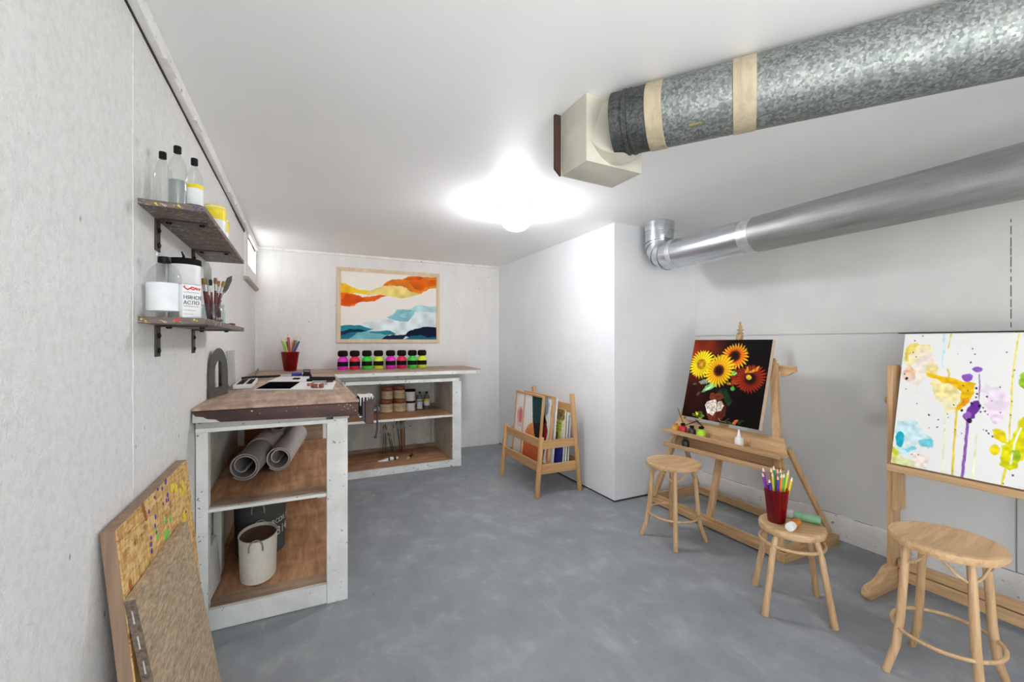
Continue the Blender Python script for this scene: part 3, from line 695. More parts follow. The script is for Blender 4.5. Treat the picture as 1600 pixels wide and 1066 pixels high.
MB().box(1.94, 2.20, -.34, -.08, 1.87, 2.129).build('boot', M_CREAM, d1, .004)
d2 = thing('vent_pipe', 'smooth shiny steel vent pipe with a segmented elbow along the right wall', 'duct', (2.45, 2.47, H))
X2, Z2, R2, YE = 2.45, 1.867, .105, 2.462
MB().tube([(X2, YE, 2.129), (X2, YE, 2.06)], .108, 40).build('collar', M_STEEL, d2)
rb = .115
el = MB(); seams = MB()
ang = [0, 30, 60, 90]
def elb(a): a = math.radians(a); return Vector((X2, YE-rb+rb*math.cos(a), Z2+rb-rb*math.sin(a)))
mid = [elb(15)+Vector((0, .004, -.004)), elb(45)+Vector((0, .004, -.004)), elb(75)+Vector((0, .004, -.004))]
el.tube([(X2, YE, 2.07), elb(0)+Vector((0, 0, .005)), mid[0], mid[1], mid[2], elb(90), (X2, YE-rb-.06, Z2)], R2, 40)
el.build('elbow', M_STEEL, d2)
for c, a in ((elb(2), 8), (mid[0], 30), (mid[1], 60), (mid[2], 85)):
    a = math.radians(a); n = Vector((0, -math.sin(a), -math.cos(a))); u = Vector((1, 0, 0)); w = n.cross(u)
    seams.tube([c+(u*math.cos(k*PI/24)+w*math.sin(k*PI/24))*(R2+.0005) for k in range(48)], .0022, 6, True)
seams.build('elbow_seam', M_DARKGALV, d2)
MB().tube([(X2, YE-rb-.04, Z2), (X2, 1.70, Z2)], R2-.001, 48).build('pipe', M_STEEL, d2)
MB().tube([(X2, 1.70, Z2), (X2, YF+.01, Z2)], R2+.0005, 48).build('pipe', M_DULL, d2)
MB().tube([(X2, 1.745, Z2), (X2, 1.744, Z2), (X2, 1.674, Z2), (X2, 1.673, Z2)], [R2, R2+.002, R2+.002, R2], 48).build('tape_band', M_FOIL, d2)
MB().tube([(X2, YE-rb-.035, Z2), (X2, YE-rb-.036, Z2), (X2, YE-rb-.076, Z2), (X2, YE-rb-.077, Z2)], [R2-.001, R2+.0016, R2+.0016, R2-.001], 48).build('tape_band', M_FOIL, d2)

# ================================================================== WALL SHELVES
def wall_shelf(zb, zt, label, daubs):
    t = thing('wall_shelf', label, 'shelf', (XL, 1.94, zb), 'wall shelves')
    b = MB().hexa([(XL, 1.49, zb), (-.25, 1.50, zb), (-.25, 2.42, zb), (XL, 2.42, zb)], [(XL, 1.49, zt), (-.25, 1.50, zt), (-.25, 2.42, zt), (XL, 2.42, zt)]).build('board', M_SHELF, t, .0015)
    for nm, c, pts in daubs:
        d = MB()
        for x, z, r in pts: d.lathe([(r, 0), (r*.9, .0012), (0, .0016)], (x, 1.4905+(x-XL)*.0667, z), 10, (0, -1, 0))
        absorb(b, d.build('paint_daub', flat(nm, c, .5), t))
    for y in (1.662, 2.145):
        k = MB().box(XL, XL+.004, y-.024, y+.024, zb-.096, zb).box(XL+.002, XL+.132, y-.024, y+.024, zb-.0045, zb).build('bracket', M_IRON, t, .001, False)
        for c, n in (((XL+.004, y+.002, zb-.032), (1, 0, 0)), ((XL+.004, y+.002, zb-.078), (1, 0, 0)), ((XL+.03, y, zb-.0045), (0, 0, -1)), ((XL+.115, y, zb-.0045), (0, 0, -1))):
            MB().lathe([(.008, 0), (.008, .004), (.004, .006), (0, .006)], c, 10, n).build('bolt', M_BLACK, k)
    return t
wall_shelf(1.595, 1.611, 'upper paint-spattered grey wall shelf holding the clear bottles', [('yellow_daub', (222, 204, 50), [(-.362, 1.602, .003), (-.359, 1.598, .0022), (-.312, 1.604, .003), (-.308, 1.601, .0022)]), ('blue_daub', (60, 58, 140), [(-.277, 1.605, .003), (-.272, 1.601, .003), (-.268, 1.605, .002), (-.258, 1.602, .003)])])
wall_shelf(1.272, 1.290, 'lower paint-spattered grey wall shelf with the jug and oil tin', [('red_daub', (200, 60, 50), [(-.318, 1.283, .004), (-.312, 1.280, .0035), (-.308, 1.286, .003), (-.32, 1.278, .002)]), ('yellow_daub', (214, 196, 60), [(-.392, 1.283, .003), (-.383, 1.278, .0025), (-.276, 1.284, .003), (-.27, 1.281, .002)])])
ZU, ZL = 1.6112, 1.2902
def clear_bottle(x, y, label, liquid, lab, h=.172, r=.0225):
    t = thing('plastic_bottle', label, 'bottle', (x, y, ZU), 'clear bottles on the upper wall shelf')
    MB().lathe([(r-.002, 0), (r, .004), (r, h*.62), (r*.9, h*.70), (r*.45, h*.84), (r*.3, h*.87), (r*.3, h*.91)], (x, y, ZU), 28).build('bottle_body', M_CLEAR, t)
    MB().lathe([(r*.38, h*.885), (r*.42, h*.89), (r*.42, h*.99), (r*.38, h)], (x, y, ZU), 20).build('cap', M_BLACK, t)
    if liquid: MB().lathe([(r-.004, .004), (r-.002, .006), (r-.002, h*.42), (0, h*.42)], (x, y, ZU), 28).build('liquid', M_LIQ, t)
    if lab:
        MB().lathe([(r+.0006, h*.18), (r+.0006, h*.46)], (x, y, ZU), 28, cap=False).build('label_sheet', M_WLABEL, t)
        MB().lathe([(r+.0009, h*.46), (r+.0009, h*.53)], (x, y, ZU), 28, cap=False).build('label_band', M_YEL, t)
    return t
clear_bottle(-.371, 1.60, 'empty clear bottle with black cap nearest the wall on the upper shelf', False, False)
clear_bottle(-.322, 1.535, 'clear bottle with black cap half full of clear liquid', True, False)
clear_bottle(-.300, 1.632, 'clear bottle with black cap and a white and yellow label', False, True, .178)
def yellow_jar(x, y, r, h, label):
    t = thing('paint_jar', label, 'jar', (x, y, ZU), 'yellow labelled jars on the upper wall shelf')
    MB().lathe([(r-.003, 0), (r, .004), (r, h), (r*.96, h+.002)], (x, y, ZU), 28).build('jar_body', M_WHITE, t)
    MB().lathe([(r+.0008, h*.62), (r+.0008, h*.97)], (x, y, ZU), 28, cap=False).build('label_band', M_YEL, t)
    MB().lathe([(r*.97, h), (r*.99, h+.002), (r*.97, h+.006), (0, h+.006)], (x, y, ZU), 28).build('lid', M_YEL, t)
yellow_jar(-.302, 2.0, .036, .128, 'larger white jar with yellow band at the shelf end')
yellow_jar(-.315, 2.22, .030, .132, 'smaller white jar with yellow band farthest along the upper shelf')
# lower shelf
x, y, r = -.352, 1.533, .040
t = thing('plastic_jug', 'clear jug with blank white label and black cap on the lower shelf', 'jug', (x, y, ZL))
MB().lathe([(r-.003, 0), (r, .004), (r, .112), (r*.96, .122), (r*.8, .136), (r*.5, .15), (r*.34, .155), (r*.34, .16)], (x, y, ZL), 36).build('jug_body', M_CLEAR, t)
MB().lathe([(r+.0006, .018), (r+.0006, .096)], (x, y, ZL), 36, cap=False).build('label_sheet', M_WLABEL, t)
MB().lathe([(r*.36, .155), (r*.38, .156), (r*.38, .17), (r*.36, .172)], (x, y, ZL), 24).build('cap', M_BLACK, t)
x, y, r = -.345, 1.735, .044
t = thing('canister', 'plain white canister with black lid behind the clear jug', 'canister', (x, y, ZL))
MB().lathe([(r-.002, 0), (r, .004), (r, .178), (r*.97, .182)], (x, y, ZL), 36).build('canister_body', M_WHITE, t)
MB().lathe([(r*.99, .180), (r*1.02, .182), (r*1.02, .197), (r*.98, .200), (0, .200)], (x, y, ZL), 36).build('lid', M_BLACKM, t)
MB().tube([(x-.004, y-.01, ZL+.199), (x+.0, y-.012, ZL+.208), (x-.004, y-.02, ZL+.222)], [.005, .004, .002], 8).build('pull_tab', M_BLACKM, t)
x, y = -.290, 1.522
t = thing('oil_tin', 'small white tin of linseed oil with red emblem and dark lettering', 'tin', (x, y, ZL))
f = Vector((.62, -.785, 0)).normalized(); rt = Vector((.785, .62, 0)).normalized(); w, dp, hh = .048, .018, .096
def corner(a, b, z): return Vector((x, y, ZL+z))+rt*a+f*b
MB().hexa([corner(-w/2, -dp/2, 0), corner(w/2, -dp/2, 0), corner(w/2, dp/2, 0), corner(-w/2, dp/2, 0)], [corner(-w/2, -dp/2, hh), corner(w/2, -dp/2, hh), corner(w/2, dp/2, hh), corner(-w/2, dp/2, hh)]).build('tin_body', M_WLABEL, t, .002)
MB().tube([corner(-w/2+.001, -dp/2+.001, hh), corner(w/2-.001, -dp/2+.001, hh), corner(w/2-.001, dp/2-.001, hh), corner(-w/2+.001, dp/2-.001, hh)], .0014, 8, True).build('rim', M_FERR, t)
def sq(pts, r): return MB().tube([corner(a, dp/2+.0006, z) for a, z in pts], r, 6)
em = MB()
for pts in ([(-.018, .090), (-.021, .087), (-.017, .084), (-.011, .080), (-.006, .084), (-.002, .086)], [(.006, .087), (-.001, .088), (-.003, .083), (.003, .081), (.007, .083), (.011, .087)], [(.011, .087), (.013, .081), (.016, .086), (.019, .081), (.021, .086)]): em.tube([corner(a, dp/2+.0002, z) for a, z in pts], .0018, 6)
em.build('emblem', M_RED, t)
lettering('lettering', 'НЯНОЕ', .0145, corner(-.0225, dp/2+.0004, .053), rt, (0, 0, 1), M_TEXT, t)
lettering('lettering', 'АСЛО', .0145, corner(-.0225, dp/2+.0004, .038), rt, (0, 0, 1), M_TEXT, t)
tb = [c for c in t.children if c.name.startswith('tin_body')][0]
for z, a1, hgt in ((.072, .02, .0012), (.032, .018, .0014), (.021, .010, .0012), (.010, .004, .001)):
    absorb(tb, MB().hexa([corner(-.0215, dp/2, z), corner(a1, dp/2, z), corner(a1, dp/2+.0006, z), corner(-.0215, dp/2+.0006, z)], [corner(-.0215, dp/2, z+hgt), corner(a1, dp/2, z+hgt), corner(a1, dp/2+.0006, z+hgt), corner(-.0215, dp/2+.0006, z+hgt)]).build('small_print', flat('grey_print', (150, 140, 110), .6), t))
# brush jar
x, y, r = -.318, 2.06, .040
BJ = Vector((x, y, ZL))
t = thing('brush_jar', 'clear glass jar holding brushes and palette knives on the lower shelf', 'jar', BJ)
MB().lathe([(r-.004, 0), (r, .005), (r, .056), (r*.9, .064), (r*.9, .069), (r*.97, .071), (r*.97, .078), (r*.9, .08), (r*.86, .078), (r*.86, .064), (r-.004, .054), (r-.004, .006), (0, .006)], BJ, 36).build('jar_body', M_GLASS, t)
def brush(label, group, p, q, L, r, mh, tip=True, tipc=None, flatb=False):
    t = thing('paint_brush', label, 'brush', (0, 0, 0), group)
    MB().lathe([(r*.45, 0), (r*.8, L*.1), (r*1.0, L*.45), (r*.75, L*.72)], seg=10).build('handle', mh, t)
    MB().lathe([(r*.78, L*.71), (r*.86, L*.73), (r*.95, L*.86)], seg=10).build('ferrule', M_FERR, t)
    MB().lathe([(r*.92, L*.86), (r*1.35, L*.93), (r*1.15, L)], seg=10, sy=.6 if flatb else 1).build('bristles', tipc or M_BRISTLE, t)
    return aim(t, p, q)
def knife(label, group, p, q, L, wd):
    t = thing('palette_knife', label, 'palette knife', (0, 0, 0), group)
    MB().lathe([(.004, 0), (.0075, L*.08), (.008, L*.35), (.005, L*.46)], seg=12).build('handle', M_BRUSHRED, t)
    MB().tube([(0, 0, L*.45), (0, 0, L*.60), (.004, 0, L*.64)], .0022, 8).build('shank', M_STEELB, t)
    MB().prism([(-wd*.3, L*.62), (wd*.3, L*.62), (wd*.5, L*.72), (wd*.5, L*.9), (wd*.15, L), (-wd*.5, L*.93), (-wd*.5, L*.72)], (0, -.0006, 0), (1, 0, 0), (0, 0, 1), (0, .0012, 0)).build('blade', M_STEELB, t)
    return aim(t, p, q)
brs = [(-.022, .004, -.030, .012, .178, 'dark red brush leftmost in the glass jar', .0046), (-.010, -.010, -.019, -.012, .172, 'dark red brush second from left in the glass jar', .005),
       (.006, -.020, -.004, -.014, .168, 'black haired brush in the middle of the glass jar', .0046), (.012, -.012, .004, .012, .182, 'tallest red brush in the glass jar, pink brown hair', .0052),
       (.002, .012, .012, .02, .172, 'slim brush right of the middle in the glass jar', .0042), (-.004, .018, .024, .024, .175, 'fan tipped brush rightmost in the glass jar', .005)]
for i, (ax0, ay0, bx, by, L, lb, rr) in enumerate(brs):
    p = BJ+Vector((ax0*.7, ay0*.9, .008)); q = BJ+Vector((bx*1.3, by*1.6, .18))
    brush(lb, 'brushes in the glass jar on the wall shelf', p, q, L, rr, M_BRUSHRED, tipc=(flat('black_bristle', (40, 38, 36), .8) if i == 2 else flat('pinkish_bristle', (150, 96, 80), .8) if i == 3 else None), flatb=i == 5)
brush('thick dark red handled brush standing head down in the glass jar', 'brushes in the glass jar on the wall shelf', BJ+Vector((.016, -.018, .072)), BJ+Vector((.022, .012, .010)), .064, .009, M_BRUSHRED)
knife('palette knife with upright pointed blade in the glass jar', 'palette knives in the glass jar', BJ+Vector((-.012, -.006, .008)), BJ+Vector((-.016, -.02, .25)), .235, .026)
knife('palette knife leaning out to the right of the glass jar', 'palette knives in the glass jar', BJ+Vector((-.008, -.01, .008)), BJ+Vector((.05, .085, .21)), .232, .020)
tag(MB().lathe([(.012, 0), (.0145, .003), (.014, .010), (.010, .012), (0, .012)], (-.275, 2.21, ZL), 20).build('paint_pot', M_BRUSHRED, None), 'tiny dark red pot at the far end of the lower shelf', 'pot')
# ================================================================== WORKBENCHES
ZT = .955
b1 = thing('workbench', 'left workbench with worn top, dark red front plank and two open shelves', 'workbench', (-.08, 3.0, 0))
MB().box(XL+.002, .238, 2.105, 3.985, ZT-.012, ZT).build('bench_top', M_TOP, b1, .002)
MB().hexa([(XL+.005, 2.108, .895), (.236, 2.108, .880), (.236, 2.15, .880), (XL+.005, 2.15, .895)], [(XL+.005, 2.108, .9405), (.236, 2.108, .9405), (.236, 2.15, .9405), (XL+.005, 2.15, .9405)]).build('front_plank', M_PLANK, b1, .002)
fp = bpy.data.objects['front_plank']; ww = MB()                                              # the pale washed corner of the plank
ww.prism([(XL+.0055, .896), (-.30, .8935), (-.318, .905), (-.345, .908), (-.36, .918), (-.385, .922), (XL+.0055, .935)], (0, 2.1078, 0), (1, 0, 0), (0, 0, 1), (0, .001, 0))
for px, pz, pr_ in ((-.190, .931, .0045), (-.16, .918, .002), (-.06, .921, .002), (.06, .93, .002), (.15, .935, .0025), (.175, .925, .003), (.19, .915, .0025), (.2, .93, .003), (.21, .92, .002), (.165, .912, .002), (.222, .905, .003), (.185, .935, .003), (-.02, .934, .002)):
    ww.lathe([(pr_, 0), (0, .001)], (px, 2.1078, pz), 8, (0, -1, 0), 1, .7)
absorb(fp, ww.build('paint_splash', flat('pale_grey_paint', (190, 190, 188), .6), b1, smooth=False))
MB().box(XL+.006, .10, 2.165, 2.19, .862, .905).build('apron', M_BGREEN, b1, .001, False)
MB().box(XL+.006, .13, 2.158, 2.195, .846, .864).build('apron_lip', M_BW, b1, .002, False)
MB().box(.10, .197, 2.20, 2.24, .86, .883).box(.13, .2, 2.16, 2.2, .864, .885).build('corner_block', M_BGREEN, b1, .001, False)
MB().box(XL+.003, -.354, 2.18, 2.24, 0, .846).build('leg', M_BW, b1, .003, False)
MB().box(.103, .195, 2.18, 2.222, 0, .864).build('leg', M_BW, b1, .004, False)
MB().box(.10, .19, 3.42, 3.47, 0, .94).build('leg', M_BW, b1, .003, False)
MB().box(XL+.003, -.354, 3.42, 3.47, 0, .94).build('leg', M_BW, b1, .003, False)
def shelf1(nm, z, lip):
    s = MB().box(XL+.012, .185, 2.23, 3.6, z-.018, z).build(nm, M_BOARD, b1, .001, False)
    MB().box(-.354, .103, 2.185, 2.21, z-lip, z-.004 if lip < .03 else z).build('edge_strip', M_BW, s, .002, False)
    MB().box(-.354, .103, 2.21, 2.30, z-.014, z+.0006).build('edge_board', M_OLDBOARD, s, .001, False)
    return s
shelf1('shelf', .52, .018); shelf1('bottom_shelf', .09, .088)
MB().box(XL+.012, .15, 3.60, 3.62, .09, .94).build('back_board', M_BOARDX, b1, 0, False)
MB().box(-.20, .135, 3.405, 3.425, .52, .655).build('old_plank', M_OLDBOARD, b1, .002, False)
MB().box(XL+.003, XL+.011, 2.24, 3.6, .09, .93).build('wall_lining', M_BGREEN, b1, 0, False)

b2 = thing('workbench', 'long low white bench along the back wall with two shelves', 'workbench', (.6, 4.4, 0))
MB().prism([(XL+.004, 3.99), (1.55, 3.99), (1.632, 4.075), (1.66, 4.735), (XL+.004, 4.735)], (0, 0, .937), (1, 0, 0), (0, 1, 0), (0, 0, .015)).build('bench_top', M_TOPX, b2, .002, False)
MB().prism([(.225, 3.986), (1.55, 3.986), (1.615, 4.055), (1.6, 4.075), (1.54, 4.01), (.225, 4.01)], (0, 0, .912), (1, 0, 0), (0, 1, 0), (0, 0, .032)).build('front_edge', M_BW, b2, .002, False)
MB().box(.24, 1.42, 4.09, 4.115, .868, .937).build('apron', M_BGREEN, b2, .001, False)
MB().box(.24, 1.39, 4.04, 4.09, .838, .87).build('front_rail', M_BW, b2, .003, False)
MB().box(1.326, 1.415, 4.05, 4.10, 0, .838).build('leg', M_BW, b2, .003, False)
MB().box(1.325, 1.415, 4.66, 4.715, 0, .937).build('leg', M_BW, b2, .003, False)
MB().box(.22, .29, 4.05, 4.10, 0, .838).build('leg', M_BW, b2, .003, False)
MB().box(1.328, 1.35, 4.10, 4.66, .02, .937).build('side_panel', M_PANEL, b2, 0, False)
MB().box(.2, 1.33, 4.705, 4.72, .02, .937).build('back_panel', M_PANEL, b2, 0, False)
bt = MB()
for x0 in (.74, 1.285): bt.box(x0, x0+.012, 4.69, 4.706, .07, .49).box(x0, x0+.012, 4.69, 4.706, .515, .93)
bt.build('panel_joint', M_BGREEN, b2, 0, False)
for nm, z, lip in (('shelf', .512, .02), ('bottom_shelf', .07, .066)):
    s = MB().box(.21, 1.33, 4.065, 4.704, z-.018, z).build(nm, M_BOARDX, b2, .001, False)
    MB().box(.29, 1.327, 4.045, 4.066, z-lip, z-.001).build('edge_strip', M_BW, s, .002, False)
    MB().box(.24, 1.33, 4.675, 4.704, z, z+.035).build('back_strip', M_OLDBOARD, s, .001, False)
# the vice on the corner
vz = thing('bench_vice', 'old wooden jawed bench vice on the front corner of the left bench', 'vice', (.27, 2.13, .9))
MB().box(.2385, .252, 2.103, 2.20, .885, .962).build('fixed_jaw', M_BLACKM, vz, .002, False)
MB().hexa([(.252, 2.098, .862), (.262, 2.098, .852), (.262, 2.2, .852), (.252, 2.2, .862)], [(.252, 2.098, .966), (.262, 2.098, .966), (.262, 2.2, .966), (.252, 2.2, .966)]).build('jaw_plate', M_IRON, vz, .001, False)
jw = MB().hexa([(.264, 2.096, .842), (.302, 2.096, .838), (.302, 2.205, .838), (.264, 2.205, .842)], [(.264, 2.096, .964), (.303, 2.096, .964), (.303, 2.205, .964), (.264, 2.205, .964)]).build('wooden_jaw', M_PLANK, vz, .003, False)
dr = MB().box(.2395, .302, 2.10, 2.20, .964, .968)
for i in range(16): dr.lathe([(.006, 0), (.004, .004), (0, .005)], (.242+.06*random.random(), 2.105+.09*random.random(), .967), 8)
for xx, l in ((.243, .04), (.257, .02), (.272, .016), (.283, .01), (.296, .012)): dr.tube([(xx, 2.097, .966), (xx, 2.0955, .966-l)], [.004, .002], 6)
absorb(jw, dr.build('dried_white_paint', flat('dried_paint', (214, 210, 206), .5, bmp=.2), vz))
MB().cyl((.303, 2.13, .898), .013, .03, 16, (1, 0, 0)).build('screw_head', M_DARKGALV, vz, .002)
MB().tube([(.322, 2.112, .915), (.322, 2.112, .905), (.319, 2.112, .80), (.313, 2.112, .775)], .0042, 10).lathe([(0, -.007), (.006, -.004), (.0075, 0), (.006, .004), (0, .007)], (.312, 2.112, .772), 12).lathe([(0, -.006), (.006, -.003), (.006, .003), (0, .006)], (.322, 2.112, .918), 12).build('tommy_bar', M_IRON, vz)
MB().cyl((.24, 2.12, .872), .005, .026, 10, (1, 0, 0)).lathe([(0, -.008), (.008, -.004), (.009, 0), (.008, .004), (0, .008)], (.235, 2.118, .884), 12).build('guide_rod', M_FERR, vz)

# ================================================================== ON THE BENCH TOP
def pencil(label, group, p, q, L, r, c):
    t = thing('pencil', label, 'pencil', (0, 0, 0), group)
    MB().lathe([(r, 0), (r, L*.90)], seg=6).build('barrel', flat('pencil_paint', c, .4), t, 0, False)
    MB().lathe([(r, L*.90), (r*.35, L*.972)], seg=6).build('sharpened_wood', M_WSHARP, t, 0, False)
    MB().lathe([(r*.35, L*.972), (0, L)], seg=6, cap=False).build('lead', flat('pencil_lead', c, .5), t)
    return aim(t, p, q)
M_WSHARP = flat('bare_pencil_wood', (238, 214, 190), .6)
def cup(loc, rt, rbm, h, label):
    t = thing('pencil_cup', label, 'cup', loc)
    MB().lathe([(rbm*.9, 0), (rbm, .004), (rt, h), (rt*.95, h), (rbm*.93, .008), (0, .008)], loc, 40).build('cup_body', M_REDGLASS, t)
    return t
c1 = Vector((-.10, 4.53, .9522)); g1 = 'pencils in the red cup on the back bench'
cup(c1, .077, .053, .178, 'red see-through cup of pencils on the back bench')
for lb, col, u, v, L, rr in (('light green marker leaning out leftmost from the bench cup', (168, 210, 70), -.062, .01, .315, .011), ('pale lime pencil beside the leftmost green marker in the bench cup', (196, 224, 90), -.045, -.02, .285, .0075),
        ('teal pencil in the bench cup', (60, 120, 136), -.03, .02, .30, .0075), ('crimson pencil standing tallest in the bench cup', (196, 50, 76), -.012, -.01, .338, .0105),
        ('yellow pencil in the middle of the bench cup', (240, 204, 80), .020, .02, .30, .0085), ('plum pencil in the bench cup', (150, 60, 120), .034, -.015, .315, .0075),
        ('mid green pencil in the bench cup', (90, 180, 90), .05, .012, .318, .0085), ('violet pencil leaning out rightmost from the bench cup', (92, 60, 150), .072, -.005, .32, .0088)):
    pencil(lb, g1, c1+Vector((-u*.45, v*.5, .010)), c1+Vector((u, v, .27)), L, rr, col)
PB = None
cols = [('magenta', (232, 44, 196)), ('pinkish red', (232, 40, 84)), ('bright green', (62, 214, 60)), ('lime yellow', (212, 230, 50))]
xs = [.357, .467, .582, .693, .813, .925, 1.035, 1.137]
mats = [flat('acrylic_'+n.replace(' ', '_'), c, .4, var=.02) for n, c in cols]
for i, bx in enumerate(xs):
    n = cols[i % 4][0]; r = .0485
    t = thing('paint_bottle', '%s squat paint bottle with black lid, %s half of the row under the picture' % (n, 'left' if i < 4 else 'right'), 'paint bottle', (0, 0, 0), 'paint bottles in a row on the back bench')
    MB().lathe([(r*.92, 0), (r, .005), (r, .085), (r*.97, .098), (r*.80, .112), (r*.62, .120), (r*.60, .13)], seg=36).build('bottle_body', mats[i % 4], t)
    MB().lathe([(r*1.006, .034), (r*1.012, .035), (r*1.012, .078), (r*1.006, .079)], seg=36, cap=False).build('label_band', M_BLACKM, t)
    MB().lathe([(r*.66, .128), (r*.92, .136), (r*.96, .142), (r*.96, .168), (r*.86, .182), (r*.60, .187), (0, .187)], seg=14).build('cap', M_BLACKM, t)
    t.location = (bx, 4.50, .9522)
# arch protractor, set square and ruler leaning on the left wall
def leaning(name, label, cat, poly, y0, m, th, lean, hole=None, x0=None):
    """outline drawn in (y, up) leaning on the left wall"""
    t = thing(name, label, cat, (x0, y0, ZT))
    up = Vector((-math.sin(lean), 0, math.cos(lean)))
    mb = MB(); o = Vector((x0, y0, ZT+.0005)); dv = Vector((math.cos(lean), 0, math.sin(lean)))*th
    if hole is None: mb.prism(poly, o, (0, 1, 0), up, dv)
    else:
        n = len(poly); A = [[o+Vector((0, 1, 0))*a+up*b+d for a, b in pl] for d in (Vector(), dv) for pl in (poly, hole)]
        vs = sum(A, []); F = []
        for i in range(n-1):
            F += [(i, i+1, n+i+1, n+i), (2*n+i, 3*n+i, 3*n+i+1, 2*n+i+1), (i, 2*n+i, 2*n+i+1, i+1), (n+i, n+i+1, 3*n+i+1, 3*n+i)]
        F += [(0, n, 3*n, 2*n), (n-1, 3*n-1, 4*n-1, 2*n-1)]
        mb._add(vs, F)
    return t, mb
N = 40
A0p, ud = Vector((-.393, 2.425, ZT+.0005)), Vector((.042, .24, 0)).normalized(); hw, hh_ = .122, .236
outer = [(0, 0)]+[(hw-hw*math.cos(PI*k/N), .095+(hh_-.095)*math.sin(PI*k/N)) for k in range(N+1)]+[(2*hw, 0)]
hole = [(.065, .045)]+[(hw-(hw-.065)*math.cos(PI*k/N), .105+.070*math.sin(PI*k/N)) for k in range(N+1)]+[(2*hw-.065, .045)]
t = thing('protractor', 'large smoky grey arch shaped drawing template standing against the left wall', 'drawing template', A0p)
nn = Vector((ud.y, -ud.x, 0))*.004; n = len(outer)
mb = MB(); vs = []
for d in (Vector(), nn):
    for pl in (outer, hole): vs += [A0p+ud*a+Vector((0, 0, b))+d for a, b in pl]
F = []
for i in range(n):
    k = (i+1) % n
    F += [(i, k, n+k, n+i), (2*n+i, 3*n+i, 3*n+k, 2*n+k), (i, 2*n+i, 2*n+k, k), (n+i, n+k, 3*n+k, 3*n+i)]
mb._add(vs, F); mb.build('arch', M_SMOKE, t, 0, False)
t, mb = leaning('set_square', 'smoky grey set square leaning right behind the protractor', 'set square', [(0, 0), (.24, 0), (.05, .205), (0, .205)], 2.74, M_SMOKE, .003, .03, None, -.386)
mb.build('blade', M_SMOKE, t, 0, False)
t, mb = leaning('ruler', 'wide clear plastic ruler standing against the left wall', 'ruler', [(0, 0), (.30, 0), (.30, .215), (0, .215)], 2.99, M_FROST, .003, .02, None, -.390)
mb.build('blade', M_FROST, t, 0, False)
# pastel tray
z0 = ZT+.0006
t = thing('pastel_tray', 'small white tray of black charcoal sticks beside the protractor', 'tray', (-.3, 3.1, z0))
q0, q1 = Vector((-.350, 2.86, 0)), Vector((-.258, 2.885, 0)); dy = Vector((-.012, .50, 0))
def Q(a, b, z): return q0+(q1-q0)*a+dy*b+Vector((0, 0, z0+z))
def slab(mb, a0, a1, b0, b1, za, zb): return mb.hexa([Q(a0, b0, za), Q(a1, b0, za), Q(a1, b1, za), Q(a0, b1, za)], [Q(a0, b0, zb), Q(a1, b0, zb), Q(a1, b1, zb), Q(a0, b1, zb)])
tr = MB(); slab(tr, 0, 1, 0, 1, 0, .004); slab(tr, 0, 1, 0, .05, 0, .024); slab(tr, 0, 1, .96, 1, 0, .024); slab(tr, 0, .06, 0, 1, 0, .024); slab(tr, .94, 1, 0, 1, 0, .024); slab(tr, .47, .55, 0, 1, 0, .021)
tr.build('tray_body', M_WHITE, t, .0015, False)
for i, (a0, a1, bb0, bb1) in enumerate(((.10, .26, .08, .9), (.28, .45, .10, .92), (.60, .74, .34, .94), (.76, .91, .10, .93), (.60, .70, .10, .30))):
    tag(slab(MB(), a0, a1, bb0, bb1, .0045, .020).build('charcoal_stick', M_BLACKM, None, .002), ['black charcoal stick at the wall side of the white tray', 'black charcoal stick left of the tray divider', 'black charcoal stick right of the tray divider', 'black charcoal stick at the open side of the white tray', 'short stub of charcoal at the near end of the tray'][i], 'charcoal', 'charcoal sticks in the white tray')
tag(MB().tube([(-.352, 3.30, z0+.030), (-.30, 3.36, z0+.032), (-.268, 3.37, z0+.030)], .0075, 8).build('ink_pen', M_BLACK, None), 'black ink pen lying over the far end of the charcoal tray', 'pen')
tag(MB().tube([(-.30, 3.47, z0+.020), (-.33, 4.0, z0+.022), (-.366, 4.58, z0+.014)], [.0035, .0035, .0035], 8).lathe([(0, -.009), (.009, 0), (0, .009)], (-.366, 4.585, z0+.014), 10).build('pointer_rod', M_IRON, None), 'thin dark rod slanting up beside the tray towards the corner', 'rod')
# sketch boards on the bench
def board(name, label, cat, pts, th, m, inset=None, mi=None, bev=.0015):
    c = sum((Vector((x, y, 0)) for x, y in pts), Vector())/len(pts)
    t = thing(name, label, cat, (c.x, c.y, z0))
    MB().prism(pts, (0, 0, z0), (1, 0, 0), (0, 1, 0), (0, 0, th)).build('board', m, t, bev, False)
    if inset:
        p2 = [tuple((Vector((x, y, 0))*(1-k)+c*k)[:2]) for (x, y), k in zip(pts, inset)]
        MB().prism(p2, (0, 0, z0+th), (1, 0, 0), (0, 1, 0), (0, 0, .001)).build('screen', mi, t, 0, False)
    return t
board('drawing_tablet', 'drawing tablet with a black surface and white rim on the left bench', 'tablet', [(-.235, 2.74), (-.056, 2.665), (-.006, 3.11), (-.19, 3.19)], .008, M_WHITE, (.05, .05, .05, .05), flat('black_screen', (14, 14, 16), .9, **{'Specular IOR Level': 0}))
board('palette_board', 'plain white board with paint bottles next to the black tablet', 'board', [(-.052, 2.66), (.15, 2.56), (.2, 3.06), (-.002, 3.11)], .008, M_WHITE)
board('sketch_pad', 'white sketch pad behind the black tablet', 'pad', [(-.20, 3.215), (.02, 3.125), (.05, 3.56), (-.15, 3.64)], .010, M_WHITE)
tag(MB().prism([(-.06, 3.30), (-.02, 3.28), (-.01, 3.36), (-.05, 3.38)], (0, 0, z0+.0105), (1, 0, 0), (0, 1, 0), (0, 0, .006)).build('eraser', M_BLACKM, None, .002), 'small black eraser on the white sketch pad', 'eraser')
